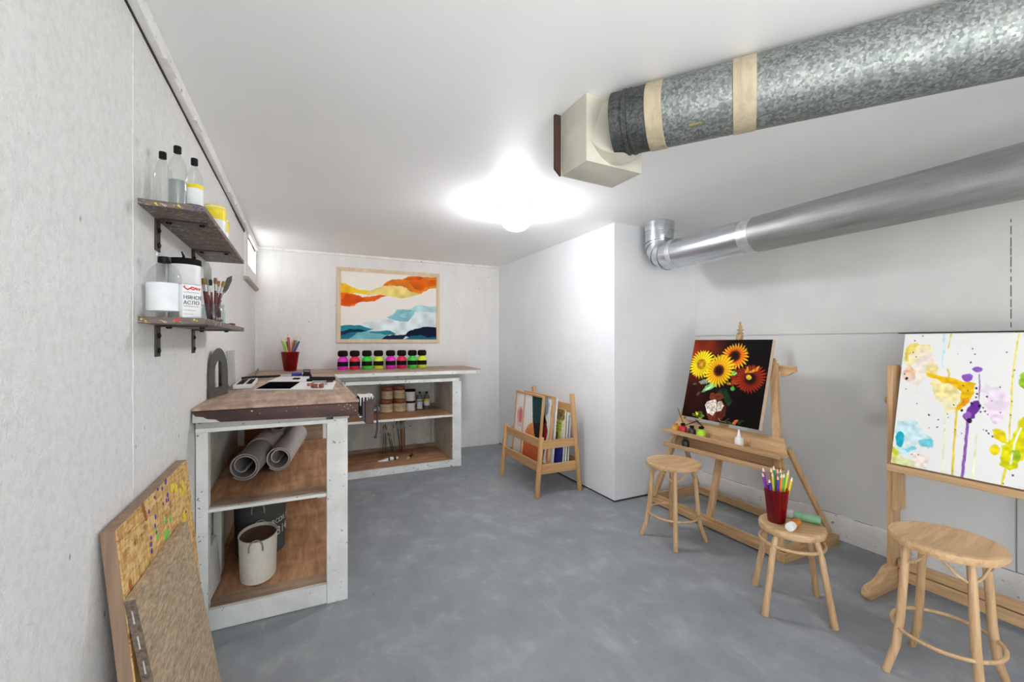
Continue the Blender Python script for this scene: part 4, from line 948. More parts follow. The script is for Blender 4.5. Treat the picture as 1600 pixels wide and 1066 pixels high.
def pen(name, label, cat, p, q, r, m, cap=None, cm=None):
    t = thing(name, label, cat, p)
    p, q = Vector(p), Vector(q)
    MB().tube([p, q], r, 12).build('barrel', m, t)
    if cap: MB().tube([q, q+(q-p).normalized()*cap], [r*1.1, r*.8], 12).build('cap', cm or m, t)
    return t
pen('ink_pen', 'long black pen pointing left behind the sketch pad', 'pen', (-.145, 3.73, z0+.008), (-.285, 3.70, z0+.007), .008, M_BLACK, .03, M_BLACK)
pen('marker_pen', 'grey barrelled marker in the middle of the left bench', 'pen', (-.145, 3.70, z0+.010), (-.075, 3.695, z0+.010), .0095, M_FERR)
pen('marker_pen', 'blue marker standing out behind the sketch pad', 'pen', (-.075, 3.80, z0+.013), (.0, 3.80, z0+.013), .0125, flat('blue_marker', (58, 60, 170), .4), .012, M_WHITE)
t = thing('bulldog_clip', 'large black clip in the middle of the left bench', 'clip', (.0, 3.60, z0))
MB().prism([(0, 0), (.07, 0), (.055, .036), (.012, .040)], (0.0, 3.64, z0), (1, 0, 0), (0, 0, 1), (0, .10, 0)).build('jaws', M_BLACK, t, .003)
MB().tube([(.012, 3.66, z0+.038), (.012, 3.69, z0+.052), (.055, 3.69, z0+.05), (.055, 3.66, z0+.036)], .004, 8).build('wire_handle', M_BLACK, t)
for i, (p, q, lb) in enumerate((((.03, 3.22, z0+.009), (.19, 3.17, z0+.009), 'thick black crayon nearest the white board'), ((.055, 3.30, z0+.009), (.205, 3.24, z0+.009), 'second thick black crayon behind the first'), ((.05, 3.40, z0+.010), (.21, 3.32, z0+.010), 'third thick black crayon farthest back beside the clip'))):
    pen('crayon', lb, 'crayon', p, q, .0088, M_BLACK)
tag(MB().box(.222, .230, 2.70, 3.60, z0, z0+.003).build('steel_rule', M_FERR, None, 0, False), 'narrow steel rule lying along the right edge of the left bench', 'ruler')
zb = z0+.0086
for i, (x, y, lb, r) in enumerate(((.055, 2.645, 'larger red-brown rubber cylinder on the white board', .0115),)):
    t = thing('paint_vial', 'red-brown paint vial with pale band lying on the white board', 'vial', (x, y, zb))
    MB().tube([(.047, 2.66, zb+.0125), (.082, 2.645, zb+.0125)], .012, 16).build('vial_body', flat('red_brown_paint', (160, 92, 76), .45), t, .002)
    MB().tube([(.082, 2.645, zb+.0125), (.087, 2.643, zb+.0125)], .0122, 16).build('band', M_WHITE, t)
    MB().tube([(.087, 2.643, zb+.0125), (.108, 2.634, zb+.0125)], .012, 16).build('cap', flat('brown_cap', (140, 84, 70), .45), t, .002)
for i, (x, y, r, h, c, lb) in enumerate(((.035, 2.79, .009, .014, (176, 106, 88), 'small salmon paint pot left of the lying vial'), (.055, 2.82, .009, .014, (150, 100, 84), 'small brown paint pot behind the lying vial'), (.11, 2.78, .009, .014, (150, 152, 152), 'small grey paint pot right of the vial'), (.13, 2.82, .008, .012, (170, 176, 160), 'small greenish paint pot at the back of the white board'))):
    tag(MB().lathe([(r*.9, 0), (r, .002), (r, h), (r*.8, h+.002), (0, h+.002)], (x, y, zb), 16).build('paint_pot', flat('pot_colour', c, .45), None), lb, 'pot', 'little pots on the white board')
pen('glass_dropper', 'clear dropper with dark red bulb lying behind the white board', 'dropper', (.06, 3.02, zb+.006), (.14, 2.99, zb+.006), .006, M_FERR, .04, M_BRUSHRED)

# ================================================================== UNDER THE BACK BENCH
zs = .5125
M_AMBER, M_AMBLAB = flat('amber_jar', (134, 74, 52), .35), flat('tan_label', (206, 188, 150), .6)
def amber(x, y, z, r, h, lb):
    t = thing('varnish_jar', lb, 'jar', (x, y, z), 'amber jars stacked on the back bench shelf')
    MB().lathe([(r*.94, 0), (r, .006), (r, h*.72), (r*.9, h*.78), (r*.86, h*.8)], (x, y, z), 32).build('jar_body', M_AMBER, t)
    MB().lathe([(r+.0008, h*.06), (r+.0008, h*.68)], (x, y, z), 32, cap=False).build('label_sheet', M_AMBLAB, t)
    MB().lathe([(r+.0011, h*.40), (r+.0011, h*.43)], (x, y, z), 32, cap=False).lathe([(r+.0011, h*.26), (r+.0011, h*.275)], (x, y, z), 32, cap=False).build('print_line', flat('olive_print', (140, 124, 84), .6), t)
    MB().lathe([(r*.88, h*.79), (r*.96, h*.8), (r*.96, h*.97), (r*.92, h), (0, h)], (x, y, z), 32).build('lid', flat('rust_brown_lid', (150, 84, 62), .4), t)
amber(.765, 4.46, zs, .067, .132, 'bottom left amber jar with tan label on the back bench shelf')
amber(.898, 4.46, zs, .063, .132, 'bottom right amber jar with tan label on the back bench shelf')
amber(.773, 4.46, zs+.1325, .056, .125, 'top left amber jar with tan label on the back bench shelf')
amber(.893, 4.46, zs+.1325, .055, .130, 'top right amber jar with tan label on the back bench shelf')
def wjar(x, y, z, r, h, lb):
    t = thing('white_jar', lb, 'jar', (x, y, z), 'white jars stacked on the back bench shelf')
    MB().lathe([(r*.94, 0), (r, .004), (r, h*.82)], (x, y, z), 32).build('jar_body', M_WHITE, t)
    MB().lathe([(r*.99, h*.80), (r*1.03, h*.82), (r*1.03, h*.97), (r*.98, h), (0, h)], (x, y, z), 32).build('lid', M_BLACKM, t)
wjar(1.010, 4.47, zs, .048, .103, 'lower white jar with black lid on the back bench shelf')
wjar(1.006, 4.47, zs+.1035, .050, .118, 'upper white jar with black lid on the back bench shelf')
def sbottle(x, y, r, h, lb, lab):
    t = thing('solvent_bottle', lb, 'bottle', (x, y, zs), 'small bottles on the back bench shelf')
    MB().lathe([(r*.94, 0), (r, .004), (r, h*.66), (r*.8, h*.78), (r*.4, h*.88), (r*.4, h*.92)], (x, y, zs), 28).build('bottle_body', flat('grey_glass', (104, 108, 104), .2), t)
    MB().lathe([(r+.0008, h*.06 if lab == 'w' else h*.2), (r+.0008, h*.58)], (x, y, zs), 28, cap=False).build('label_sheet', M_WLABEL, t)
    MB().lathe([(r+.0012, h*.45), (r+.0012, h*.58)] if lab == 'y' else [(r+.0012, h*.46), (r+.0012, h*.52)], (x, y, zs), 28, cap=False).build('label_band', M_YEL if lab == 'y' else flat('mauve_print', (120, 100, 130), .6), t)
    MB().lathe([(r*.42, h*.9), (r*.46, h*.91), (r*.46, h), (0, h)], (x, y, zs), 20).build('cap', M_BLACK, t)
sbottle(1.112, 4.50, .030, .188, 'small bottle with white label beside the white jars', 'w')
sbottle(1.198, 4.54, .031, .182, 'small bottle with yellow banded label at the end of the shelf', 'y')
zf = .0706
for i, (x0, x1, ztop, wd, lb) in enumerate(((.752, .772, .345, .0045, 'thin brush leftmost against the back panel under the back bench'), (.772, .79, .352, .005, 'second brush from the left under the back bench'), (.785, .802, .33, .004, 'third brush from the left under the back bench'),
        (.845, .815, .262, .004, 'short dark brush leaning left under the back bench'), (.86, .835, .25, .0045, 'short curved looking brush beside the dark short one'), (.865, .875, .345, .0042, 'pale brush in the middle under the back bench'),
        (.925, .905, .405, .0065, 'brown handled brush at the left of the right bundle'), (.94, .945, .395, .006, 'dark red brush in the middle of the right bundle'), (.955, .965, .40, .0075, 'golden brown brush in the right bundle'), (.965, .99, .41, .0055, 'brush with pale tip rightmost of the bundle'))):
    p = Vector((x0, 4.58-.004*i, zf)); q = Vector((x1, 4.672, ztop))
    brush(lb, 'brushes leaning under the back bench', p, q, (q-p).length, wd, flat('brush_handle', [(122, 96, 80), (110, 76, 60), (134, 110, 92), (60, 44, 34), (120, 90, 66), (140, 118, 100), (112, 70, 44), (86, 44, 36), (176, 124, 66), (110, 74, 58)][i], .5))
t = thing('paint_tube', 'squeezed white and dark blue paint tube lying on the bottom shelf', 'paint tube', (.78, 4.29, zf))
MB().hexa([(.66, 4.27, zf), (.66, 4.275, zf), (.665, 4.315, zf), (.66, 4.31, zf)][:0] or [(.655, 4.272, zf+.001), (.75, 4.262, zf), (.755, 4.302, zf), (.657, 4.306, zf+.001)], [(.655, 4.272, zf+.004), (.75, 4.266, zf+.030), (.755, 4.298, zf+.030), (.657, 4.306, zf+.004)]).build('tube_body', M_WHITE, t, .003)
MB().tube([(.748, 4.283, zf+.016), (.765, 4.284, zf+.016)], .0185, 16).tube([(.80, 4.288, zf+.0165), (.825, 4.29, zf+.0165)], .0182, 16).build('dark_band', flat('navy_band', (32, 34, 58), .5), t)
MB().tube([(.764, 4.284, zf+.016), (.802, 4.288, zf+.016)], .0178, 16).build('label_sheet', M_WLABEL, t)
MB().tube([(.824, 4.29, zf+.0165), (.846, 4.292, zf+.0165)], [.014, .012], 12).build('cap', M_WHITE, t)
t = thing('stencil_brush', 'stubby brush with pale wooden end lying on the bottom shelf', 'brush', (.95, 4.25, zf))
MB().tube([(.918, 4.215, zf+.014), (.925, 4.225, zf+.015), (.95, 4.27, zf+.013)], [.008, .0135, .011], 14).build('handle', flat('pale_handle', (206, 172, 140), .5), t)
MB().tube([(.95, 4.27, zf+.014), (.972, 4.31, zf+.013)], [.013, .011], 14).build('ferrule', M_BLACKM, t)
MB().tube([(.972, 4.31, zf+.014), (1.0, 4.36, zf+.014)], [.011, .0135], 14).build('bristles', flat('dark_bristle', (60, 62, 48), .9), t)

# ================================================================== UNDER THE LEFT BENCH
def roll(p, q, r, turns, label, m, th=.006, seam=None):
    """a sheet rolled into a spiral, lying from p to q"""
    t = thing('felt_roll', label, 'roll', p, 'grey felt rolls on the left bench shelf')
    p, q = Vector(p), Vector(q); d = (q-p).normalized(); u = d.cross(Vector((0, 0, 1))).normalized(); w = u.cross(d); mb = MB()
    n = int(turns*36); A = []
    for k in range(n+1):
        a = -PI*.75+k/36*2*PI; f = k/n; rr = r-th/2-(th*1.45)*turns*f if k/36 < turns-.55 else None
        if rr is None:
            g = (k/36-(turns-.55))/.55; rr = (r-th/2-(th*1.45)*turns*f)*(1-.75*g)
        A.append((rr, a))
    vs = []; F = []
    for k, (rr, a) in enumerate(A):
        e = u*math.cos(a)+w*math.sin(a)
        for o in (p, q):
            vs += [o+e*(rr-th/2), o+e*(rr+th/2)]
        if k: b = 4*(k-1); c = 4*k; F += [(b, c, c+2, b+2), (b+1, b+3, c+3, c+1), (b, b+1, c+1, c), (b+2, c+2, c+3, b+3)]
    F += [(0, 2, 3, 1), (4*n, 4*n+1, 4*n+3, 4*n+2)]
    mb._add(vs, F); mb.build('sheet', m, t)
    if seam: MB().tube([p+d*seam[0], p+d*seam[1]], r+.0015, 40).build('wrap', M_FELT, t)
    return t
roll((-.262, 2.545, .592), (-.17, 3.30, .592), .072, 2.3, 'largest grey felt roll, nearest the wall on the bench shelf', M_FELTD, .007, (.34, .70))
roll((-.116, 2.665, .586), (-.031, 3.35, .586), .066, 2.2, 'second grey felt roll lying to the right of the largest', M_FELT)
roll((-.135, 3.05, .713), (-.075, 3.58, .713), .055, 2.0, 'dark ended grey roll lying on top of the two others', M_FELTD)
def bin_(loc, rx, ry, h, taper, rotz, label, m, inner, rim, hr=.03):
    t = thing('storage_bin', label, 'bin', (0, 0, 0))
    MB().lathe([(.9*taper, 0), (taper, .004), (1.0, h), (.965, h), (.96*taper, .012), (0, .012)], seg=48, sx=rx, sy=ry).build('bin_body', m, t)
    MB().lathe([(.955, h-.012), (0, h-.014)], seg=48, sx=rx, sy=ry, cap=False).build('lid', inner, t)
    MB().tube([(rx*math.cos(k*PI/24), ry*math.sin(k*PI/24), h) for k in range(48)], .003, 8, True).build('rim', rim, t)
    for s in (-1, 1):
        MB().tube([(.028*math.cos(PI*k/12), s*(ry+.003), h-.022+.034*math.sin(PI*k/12)) for k in range(13)], .0035, 8).tube([(.028, s*(ry+.003), h-.022), (.028, s*(ry*.995+.002), h-.04)], .004, 8).tube([(-.028, s*(ry+.003), h-.022), (-.028, s*(ry*.995+.002), h-.04)], .004, 8).build('handle', M_ROPE, t)
    t.location = loc; t.rotation_euler = (0, 0, rotz); return t
bin_((-.192, 2.43, .0907), .082, .125, .202, .93, .0, 'cream oval bin with rope handle on the bottom shelf of the left bench', M_BINC, M_LID, M_BINC)
db = bin_((-.205, 2.74, .0907), .125, .165, .285, .95, .0, 'larger charcoal oval bin with white lettering behind the cream bin', M_BIND, M_LID, M_ROPE)
def wrap_text(s, size, z, a0, rx, ry, m, parent, adv):
    for i, ch in enumerate(s):
        a = a0+i*adv; n = Vector((math.cos(a)/rx, math.sin(a)/ry, 0)).normalized(); tx = Vector((-n.y, n.x, 0))
        lettering('lettering', ch, size, Vector((rx*math.cos(a), ry*math.sin(a), z))+n*.0008, tx, (0, 0, 1), m, parent)
wrap_text('BROOKLYN', .034, .165, -1.22, .1245, .1645, M_WHITEPRINT, db, .155)
wrap_text('314', .062, .10, -.86, .1235, .1635, M_WHITEPRINT, db, .24)
tag(MB().hexa([(-.385, 2.26, .0908), (-.36, 2.25, .0908), (-.345, 2.45, .0908), (-.385, 2.45, .0908)], [(-.387, 2.27, .29), (-.372, 2.26, .30), (-.362, 2.44, .31), (-.387, 2.45, .31)]).build('foam_board', M_WHITE, None, .003), 'short white board leaning inside the left leg of the bench', 'board')
tag(MB().box(-.386, -.352, 2.50, 2.60, .0908, .40).build('foam_board', M_BGREEN, None, .003), 'tall pale grey board standing against the wall behind the short one', 'board')

# ================================================================== BOARDS LEANING ON THE LEFT WALL
ob = thing('strand_board', 'thick paint splashed chipboard panel leaning on the left wall', 'board', (-.3, 1.55, 0))
zt, xt, xb = .806, -.366, -.292
ob0 = MB().hexa([(xb-.03, 1.232, .001), (xb-.003, 1.232, .001), (xb-.003, 1.87, .001), (xb-.03, 1.87, .001)], [(xt-.03, 1.232, zt), (xt-.003, 1.232, zt), (xt-.003, 1.87, zt), (xt-.03, 1.87, zt)]).build('core', M_OSBSIDE, ob, .0015, False)
OSBF = MB().hexa([(xb-.0031, 1.2325, .0015), (xb, 1.2325, .0015), (xb, 1.8695, .0015), (xb-.0031, 1.8695, .0015)], [(xt-.0031, 1.2325, zt-.0005), (xt, 1.2325, zt-.0005), (xt, 1.8695, zt-.0005), (xt-.0031, 1.8695, zt-.0005)]).build('chip_face', M_OSB, ob, 0, False)
def daub(nm, c, pts, parent):
    d = MB()
    for y, z, r in pts:
        x = xb+(xt-xb)*z/zt; d.lathe([(r*1.25, 0), (r, .0016), (0, .002)], (x, y, z), 10, (1, 0, .09), 1, random.uniform(.6, 1.0))
    absorb(OSBF, d.build('paint_spot', flat(nm, c, .5), parent))
daub('purple_spots', (84, 56, 150), [(1.603, 0.803, 0.006), (1.611, 0.806, 0.005), (1.567, 0.796, 0.005), (1.494, 0.794, 0.004), (1.528, 0.805, 0.004), (1.61, 0.763, 0.006), (1.593, 0.752, 0.006), (1.611, 0.748, 0.005), (1.439, 0.774, 0.005), (1.484, 0.743, 0.006), (1.472, 0.723, 0.005), (1.478, 0.702, 0.006), (1.432, 0.706, 0.005), (1.427, 0.691, 0.006), (1.426, 0.674, 0.006), (1.407, 0.774, 0.004), (1.787, 0.649, 0.005), (1.56, 0.753, 0.004)], ob)
daub('yellow_spots', (232, 206, 30), [(1.674, 0.77, 0.009), (1.706, 0.755, 0.01), (1.659, 0.764, 0.008), (1.786, 0.743, 0.01), (1.793, 0.726, 0.01), (1.751, 0.73, 0.009), (1.696, 0.749, 0.007), (1.766, 0.72, 0.007), (1.759, 0.652, 0.01), (1.767, 0.638, 0.01), (1.793, 0.647, 0.009), (1.75, 0.646, 0.009), (1.773, 0.63, 0.008), (1.715, 0.65, 0.005)], ob)
daub('green_spots', (108, 196, 70), [(1.564, 0.706, 0.007), (1.614, 0.688, 0.007), (1.605, 0.696, 0.005), (1.557, 0.662, 0.012), (1.571, 0.664, 0.009), (1.478, 0.701, 0.006), (1.483, 0.688, 0.007), (1.55, 0.699, 0.005), (1.472, 0.711, 0.004), (1.552, 0.66, 0.01)], ob)
daub('rust_streaks', (160, 96, 40), [(1.403, 0.795, 0.01), (1.409, 0.779, 0.009), (1.398, 0.805, 0.007), (1.415, 0.766, 0.007), (1.267, 0.667, 0.01), (1.272, 0.652, 0.009)], ob)
rb_ = thing('rough_panel', 'coarse brown stapled panel leaning against the chipboard', 'panel', (-.25, 1.45, 0))
def RP(y, z, d):                                       # a point of the brown panel: d is the depth from its front face
    k = z/.66; x = -.220+(-.330+.220)*k
    return Vector((x-d, y, z))
y0, y1, h0, h1 = 1.215, 1.69, .655, .648
MB().hexa([RP(y0, .001, .021), RP(y0, .001, 0), RP(y1, .001, 0), RP(y1, .001, .021)], [RP(y0, h0, .021), RP(y0, h0, 0), RP(y1, h1, 0), RP(y1, h1, .021)]).build('board', M_ROUGH, rb_, .002, False)
MB().hexa([RP(y0-.0008, .002, .0205), RP(y0-.0008, .002, .0005), RP(y0+.002, .002, .0005), RP(y0+.002, .002, .0205)], [RP(y0-.0008, h0-.001, .0205), RP(y0-.0008, h0-.001, .0005), RP(y0+.002, h0-.001, .0005), RP(y0+.002, h0-.001, .0205)]).build('edge_band', flat('dark_cut_edge', (104, 90, 76), .8, var=.25, scale=120), rb_, 0, False)
for k in range(8):
    z = .63-.058*k
    MB().tube([RP(y0+.004, z, .010), RP(y0-.0022, z, .010), RP(y0-.0022, z-.028, .0105), RP(y0+.004, z-.028, .0105)], .0017, 6).build('staple', M_STAPLE, rb_)

# ================================================================== FRAMED PICTURE ON THE BACK WALL
LAND = [((205,260),(240,262),(290,290),(340,312),(415,322),(410,355),(330,342),(205,337)), (246,196,36)], [((415,322),(480,300),(540,280),(600,280),(690,290),(750,322),(845,346),(760,370),(690,385),(600,370),(520,355),(410,358)), (242,218,130)], [((205,335),(260,337),(330,355),(370,373),(420,370),(510,354),(565,365),(510,376),(470,403),(400,411),(340,414),(310,440),(270,451),(205,438)), (238,104,30)], [((250,345),(330,365),(400,385),(360,408),(300,430),(240,440),(215,400)), (226,84,20)], [((525,280),(560,250),(610,228),(690,230),(740,207),(790,203),(880,212),(982,215),(982,302),(920,306),(880,326),(845,347),(760,330),(720,300),(690,286),(600,280)), (232,128,36)], [((740,250),(800,225),(900,240),(980,235),(980,280),(900,290),(840,325),(790,310)), (222,104,24)], [((700,232),(760,205),(880,212),(840,235),(760,238)), (226,96,22)], [((915,288),(982,286),(982,303),(920,306)), (238,176,40)], [((760,475),(800,440),(830,433),(890,450),(982,452),(982,507),(900,495),(830,495),(800,492)), (184,222,224)], [((565,540),(610,515),(645,475),(690,472),(760,475),(800,485),(775,530),(735,572),(690,575),(620,560)), (132,196,204)], [((640,520),(720,495),(780,490),(760,530),(700,545)), (150,206,212)], [((350,590),(420,575),(500,560),(570,548),(640,568),(690,577),(735,573),(800,505),(900,500),(982,515),(982,625),(890,618),(760,642),(690,682),(640,670),(580,645),(450,640),(400,610)), (222,234,236)], [((205,603),(270,598),(350,602),(400,620),(455,635),(410,650),(350,640),(280,635),(205,652)), (42,142,158)], [((205,652),(280,630),(350,633),(410,650),(340,662),(290,690),(250,712),(205,714)), (18,52,76)], [((205,682),(300,655),(355,655),(290,702),(262,717),(205,717)), (40,118,140)], [((265,718),(330,662),(420,650),(500,650),(562,660),(540,702),(515,718)), (122,190,198)], [((430,650),(590,645),(640,676),(562,682),(500,668),(430,664)), (46,140,156)], [((515,718),(560,686),(640,680),(725,678),(690,720)), (20,44,66)], [((705,690),(740,650),(800,630),(880,614),(982,622),(982,700),(900,712),(760,702)), (14,30,54)], [((685,722),(760,690),(850,682),(900,700),(982,698),(982,724)), (34,104,126)]
def lw(p): u = (p[0]-205)/775; return (u*1.0, ((p[1]-155-55*u)/(562-52*u))*.70)
FR_W, FR_H = 1.0, .70
pf = thing('framed_picture', 'framed abstract landscape of orange and teal waves on the back wall', 'picture', (.855, YB, 1.6))
fx0, fx1, fz0, fz1 = .318, 1.392, 1.215, 1.990
fw = .036
for a, b, w_ in (((fx0, fz0+fw/2), (fx1, fz0+fw/2), 'X'), ((fx0, fz1-fw/2), (fx1, fz1-fw/2), 'X')):
    MB().box(a[0], b[0], YB-.028, YB-.001, a[1]-fw/2, a[1]+fw/2).build('frame_rail', M_FRAME, pf, .002, False)
for x in (fx0, fx1-fw): MB().box(x, x+fw, YB-.0278, YB-.001, fz0+fw, fz1-fw).build('frame_stile', M_FRAME, pf, .002, False)
MB().box(fx0+.01, fx1-.01, YB-.014, YB-.002, fz0+.01, fz1-.01).build('backing', M_WHITE, pf, 0, False)
C = paint(1.0, .70, 260, 182, (244, 239, 231), [('P', [lw(p) for p in P_], c, 1, 2) for P_, c in LAND], .002, .05, 16)
C[0:1] = (244, 239, 231)
picture('artwork', (fx0+fw-.002, YB-.0145, fz1-fw+.002), (1, 0, 0), (0, 0, -1), fx1-fx0-2*fw+.004, fz1-fz0-2*fw+.004, 260, 182, C, pf)
# ================================================================== PICTURE RACK BY THE PARTITION
rk = thing('picture_rack', 'beech rack of four round legs holding pictures and books by the partition', 'rack', (1.85, 3.27, 0))
def leg(p, q, r): return MB().tube([p, Vector(p).lerp(Vector(q), .5), q], [r*.95, r, r*.95], 20).build('leg', RZ, rk, .003)
fA, fB = (1.650, 3.60, 0), (1.692, 3.59, .468); nA, nB = (1.655, 2.95, 0), (1.700, 2.955, .468)
leg(fA, fB, .0215); leg(nA, nB, .0215)
leg((2.06, 3.60, 0), (1.985, 3.60, .80), .0215); leg((2.06, 2.95, 0), (1.985, 2.955, .80), .0215)
def LX(z, back): return (2.06-.075*z/.8) if back else 1.653+.044*z/.468
def rail(z0, z1, back): x = LX((z0+z1)/2, back); return MB().beam((x, 2.968, (z0+z1)/2), (x, 3.585, (z0+z1)/2), .016, z1-z0, (1, 0, 0)).build('rail', RY, rk, .002, False)
rail(.385, .452, False); rail(.198, .268, False); rail(.640, .712, True); rail(.198, .268, True)
for y in (2.955, 3.595):
    for z0, z1 in ((.372, .440), (.176, .250)): MB().beam((LX(z0, False)+.018, y, (z0+z1)/2), (LX(z0, True)-.015, y, (z0+z1)/2), .016, z1-z0, (0, 1, 0)).build('side_rail', RX, rk, .002, False)
for y in (3.10, 3.27, 3.44): MB().box(LX(.2, False), LX(.2, True), y-.02, y+.02, .200, .212).build('floor_slat', RX, rk, .001, False)
def leaned(name, label, cat, xb, xt, zb, zt, ya, yb, th, m, group=None):
    """a flat thing standing in the rack, its front face from (xb, zb) up to (xt, zt)"""
    t = thing(name, label, cat, (xb, (ya+yb)/2, zb), group)
    return t
def lam(mb, xb, xt, zb, zt, ya, yb, th): return mb.hexa([(xb, ya, zb), (xb+th, ya, zb), (xb+th, yb, zb), (xb, yb, zb)], [(xt, ya, zt), (xt+th, ya, zt), (xt+th, yb, zt), (xt, yb, zt)])
def wood_picture(label, xb, xt, zb, zt, ya, yb, fn, divider=None, fw=.016):
    t = leaned('framed_print', label, 'picture', xb, xt, zb, zt, ya, yb, .02, RZ, 'prints in the beech rack')
    X_ = lambda z: xb+(xt-xb)*(z-zb)/(zt-zb)
    for y0, y1 in ((ya, ya+fw), (yb-fw, yb)): lam(MB(), xb, xt, zb, zt, y0, y1, .02).build('frame_stile', RZ, t, .0015, False)
    for z0, z1 in ((zb, zb+fw), (zt-fw, zt)): lam(MB(), X_(z0), X_(z1), z0, z1, ya+fw, yb-fw, .02).build('frame_rail', RY, t, .0015, False)
    if divider: lam(MB(), xb+.001, xt+.001, zb+fw, zt-fw, divider-.007, divider+.007, .012).build('divider', RZ, t, .001, False)
    lam(MB(), X_(zb+fw*.5)+.0095, X_(zt-fw*.5)+.0095, zb+fw*.5, zt-fw*.5, ya+fw*.5, yb-fw*.5, .006).build('backing', M_WHITE, t, 0, False)
    w, h = yb-ya-2*fw, math.hypot(xt-xb, zt-zb)-2*fw
    d = Vector((xb-xt, 0, zb-zt)).normalized()
    picture('print', Vector((xt+.008, yb-fw, zt))+d*fw, (0, -1, 0), d, w, h, 90, 110, fn(w, h), t)
    return t
def art_a(w, h):
    s = [('P', [(0, 0), (.05, 0), (.02, .1), (0, .2)], (214, 214, 216), 1, 1), ('E', (.075, .20, .05, .07), (216, 120, 124), 1, 1), ('P', [(.02, .22), (.06, .12), (.13, .12), (.13, .30), (.05, .30)], (222, 190, 188), .8, 1), ('E', (.095, .20, .036, .066), (218, 116, 122), 1, 1),
         ('P', [(.30*w/.5, -.01), (w+.01, -.01), (w+.01, h*.40), (.345*w/.5, h*.40)], (36, 66, 66), 1, 1), ('P', [(.345*w/.5, h*.40), (w+.01, h*.40), (w+.01, h*.80), (.41*w/.5, h*.66)], (46, 34, 32), 1, 1),
         ('P', [(.345*w/.5, h*.42), (.27*w/.5, h*.48), (.22*w/.5, h*.60), (.21*w/.5, h*.72), (.43*w/.5, h*.72), (.40*w/.5, h*.64)], (222, 140, 84), 1, 1), ('P', [(.2*w/.5, h*.715), (w+.01, h*.69), (w+.01, h+.01), (.19*w/.5, h+.01)], (204, 106, 62), 1, 1)]
    return paint(w, h, 90, 110, (232, 230, 226), s, .002, .03)
def art_b(w, h):
    s = [('P', [(w*.70, 0), (w*.82, .0), (w*.90, h*.10), (w*.88, h*.24), (w*.80, h*.32), (w*.70, h*.30)], (150, 166, 174), 1, 1), ('P', [(w*.66, h*.24), (w*.76, h*.28), (w*.87, h*.40), (w*.76, h*.50), (w*.66, h*.48)], (26, 24, 26), 1, 1),
         ('P', [(w*.66, h*.50), (w*.84, h*.38), (w*.92, h*.52), (w*.88, h*.72), (w*.66, h*.78)], (150, 50, 40), 1, 1), ('P', [(w*.66, h*.78), (w*.88, h*.78), (w*.84, h+.01), (w*.6, h+.01)], (84, 44, 40), 1, 1), ('E', (w*1.03, h*.22, w*.07, h*.16), (178, 120, 80), 1, 1), ('E', (w*1.0, h*.85, w*.07, h*.16), (176, 110, 84), 1, 1)]
    return paint(w, h, 90, 110, (232, 230, 222), s, .002, .03)
wood_picture('front framed print with teal, brown and orange shapes in the beech rack', 1.735, 1.785, .213, .775, 3.075, 3.57, art_a, 3.40)
wood_picture('second framed print with grey leaf and red shapes in the beech rack', 1.785, 1.845, .213, .775, 3.012, 3.53, art_b)
def book(label, xb, xt, zb, zt, ya, yb, th, c, fn=None, spine=None):
    t = leaned('book', label, 'book', xb, xt, zb, zt, ya, yb, th, None, 'books in the beech rack')
    lam(MB(), xb+.0015, xt+.0015, zb+.002, zt-.002, ya+.002, yb-.002, th-.003).build('pages', flat('page_white', (226, 224, 216), .7), t, 0, False)
    cv = flat('book_cover', c, .45)
    mb = MB(); lam(mb, xb, xt, zb, zt, ya, yb, .0014); lam(mb, xb+th-.0014, xt+th-.0014, zb, zt, ya, yb, .0014)
    mb.build('cover', cv, t, 0, False)
    if fn:
        d = Vector((xb-xt, 0, zb-zt)).normalized(); w, h = yb-ya, math.hypot(xt-xb, zt-zb)
        picture('cover_print', (xt-.0006, yb, zt), (0, -1, 0), d, w, h, 70, 110, fn(w, h), t)
    return t
def cover_y(w, h):
    s = [('P', [(0, 0), (w+.01, 0), (w+.01, h*.22), (0, h*.2)], (150, 128, 84), 1, 3)]
    r = random.Random(3)
    for k in range(60): s.append(('E', (r.uniform(0, w), r.uniform(0, h*.30), r.uniform(.006, .02), r.uniform(.006, .016)), r.choice([(86, 66, 40), (120, 96, 44), (188, 160, 70), (206, 190, 140), (70, 60, 40)]), .9, 2))
    s += [('P', [(0, h*.20), (w*.93, h*.20), (w*.92, h*.42), (w*.90, h*.62), (0, h*.62)], (206, 206, 92), 1, 1), ('P', [(0, h*.62), (w+.01, h*.62), (w+.01, h+.01), (0, h+.01)], (56, 58, 150), 1, 1), ('P', [(0, h*.54), (w, h*.52), (w, h*.62), (0, h*.62)], (200, 176, 110), 1, 1), ('P', [(w*.93, h*.2), (w+.01, h*.16), (w+.01, h*.62), (w*.90, h*.62)], (226, 222, 206), 1, 2)]
    for k in range(3):
        for q in range(5): s.append(('P', [(w*(.66+.05*q), h*(.25+.055*k)), (w*(.695+.05*q), h*(.25+.055*k)), (w*(.692+.05*q), h*(.28+.055*k)), (w*(.663+.05*q), h*(.28+.055*k))], (104, 150, 40), 1, 1))
    s.append(('P', [(w*.74, h*.44), (w*.77, h*.42), (w*.78, h*.50), (w*.75, h*.56), (w*.73, h*.55)], (50, 40, 30), 1, 1))
    return paint(w, h, 70, 110, (190, 176, 110), s, .003, .05)
book('tall white spined book standing right behind the framed prints', 1.826, 1.872, .213, .765, 3.000, 3.45, .010, (226, 226, 224))
book('book with yellow label and blue lower half in the beech rack', 1.905, 1.932, .213, .665, 2.974, 3.40, .012, (196, 186, 110), cover_y)
book('pale white book between the yellow labelled and the grey one', 1.928, 1.956, .213, .640, 2.972, 3.38, .012, (222, 222, 226))
book('grey book rearmost in the beech rack', 1.952, 1.976, .213, .62, 2.972, 3.36, .012, (150, 150, 146))

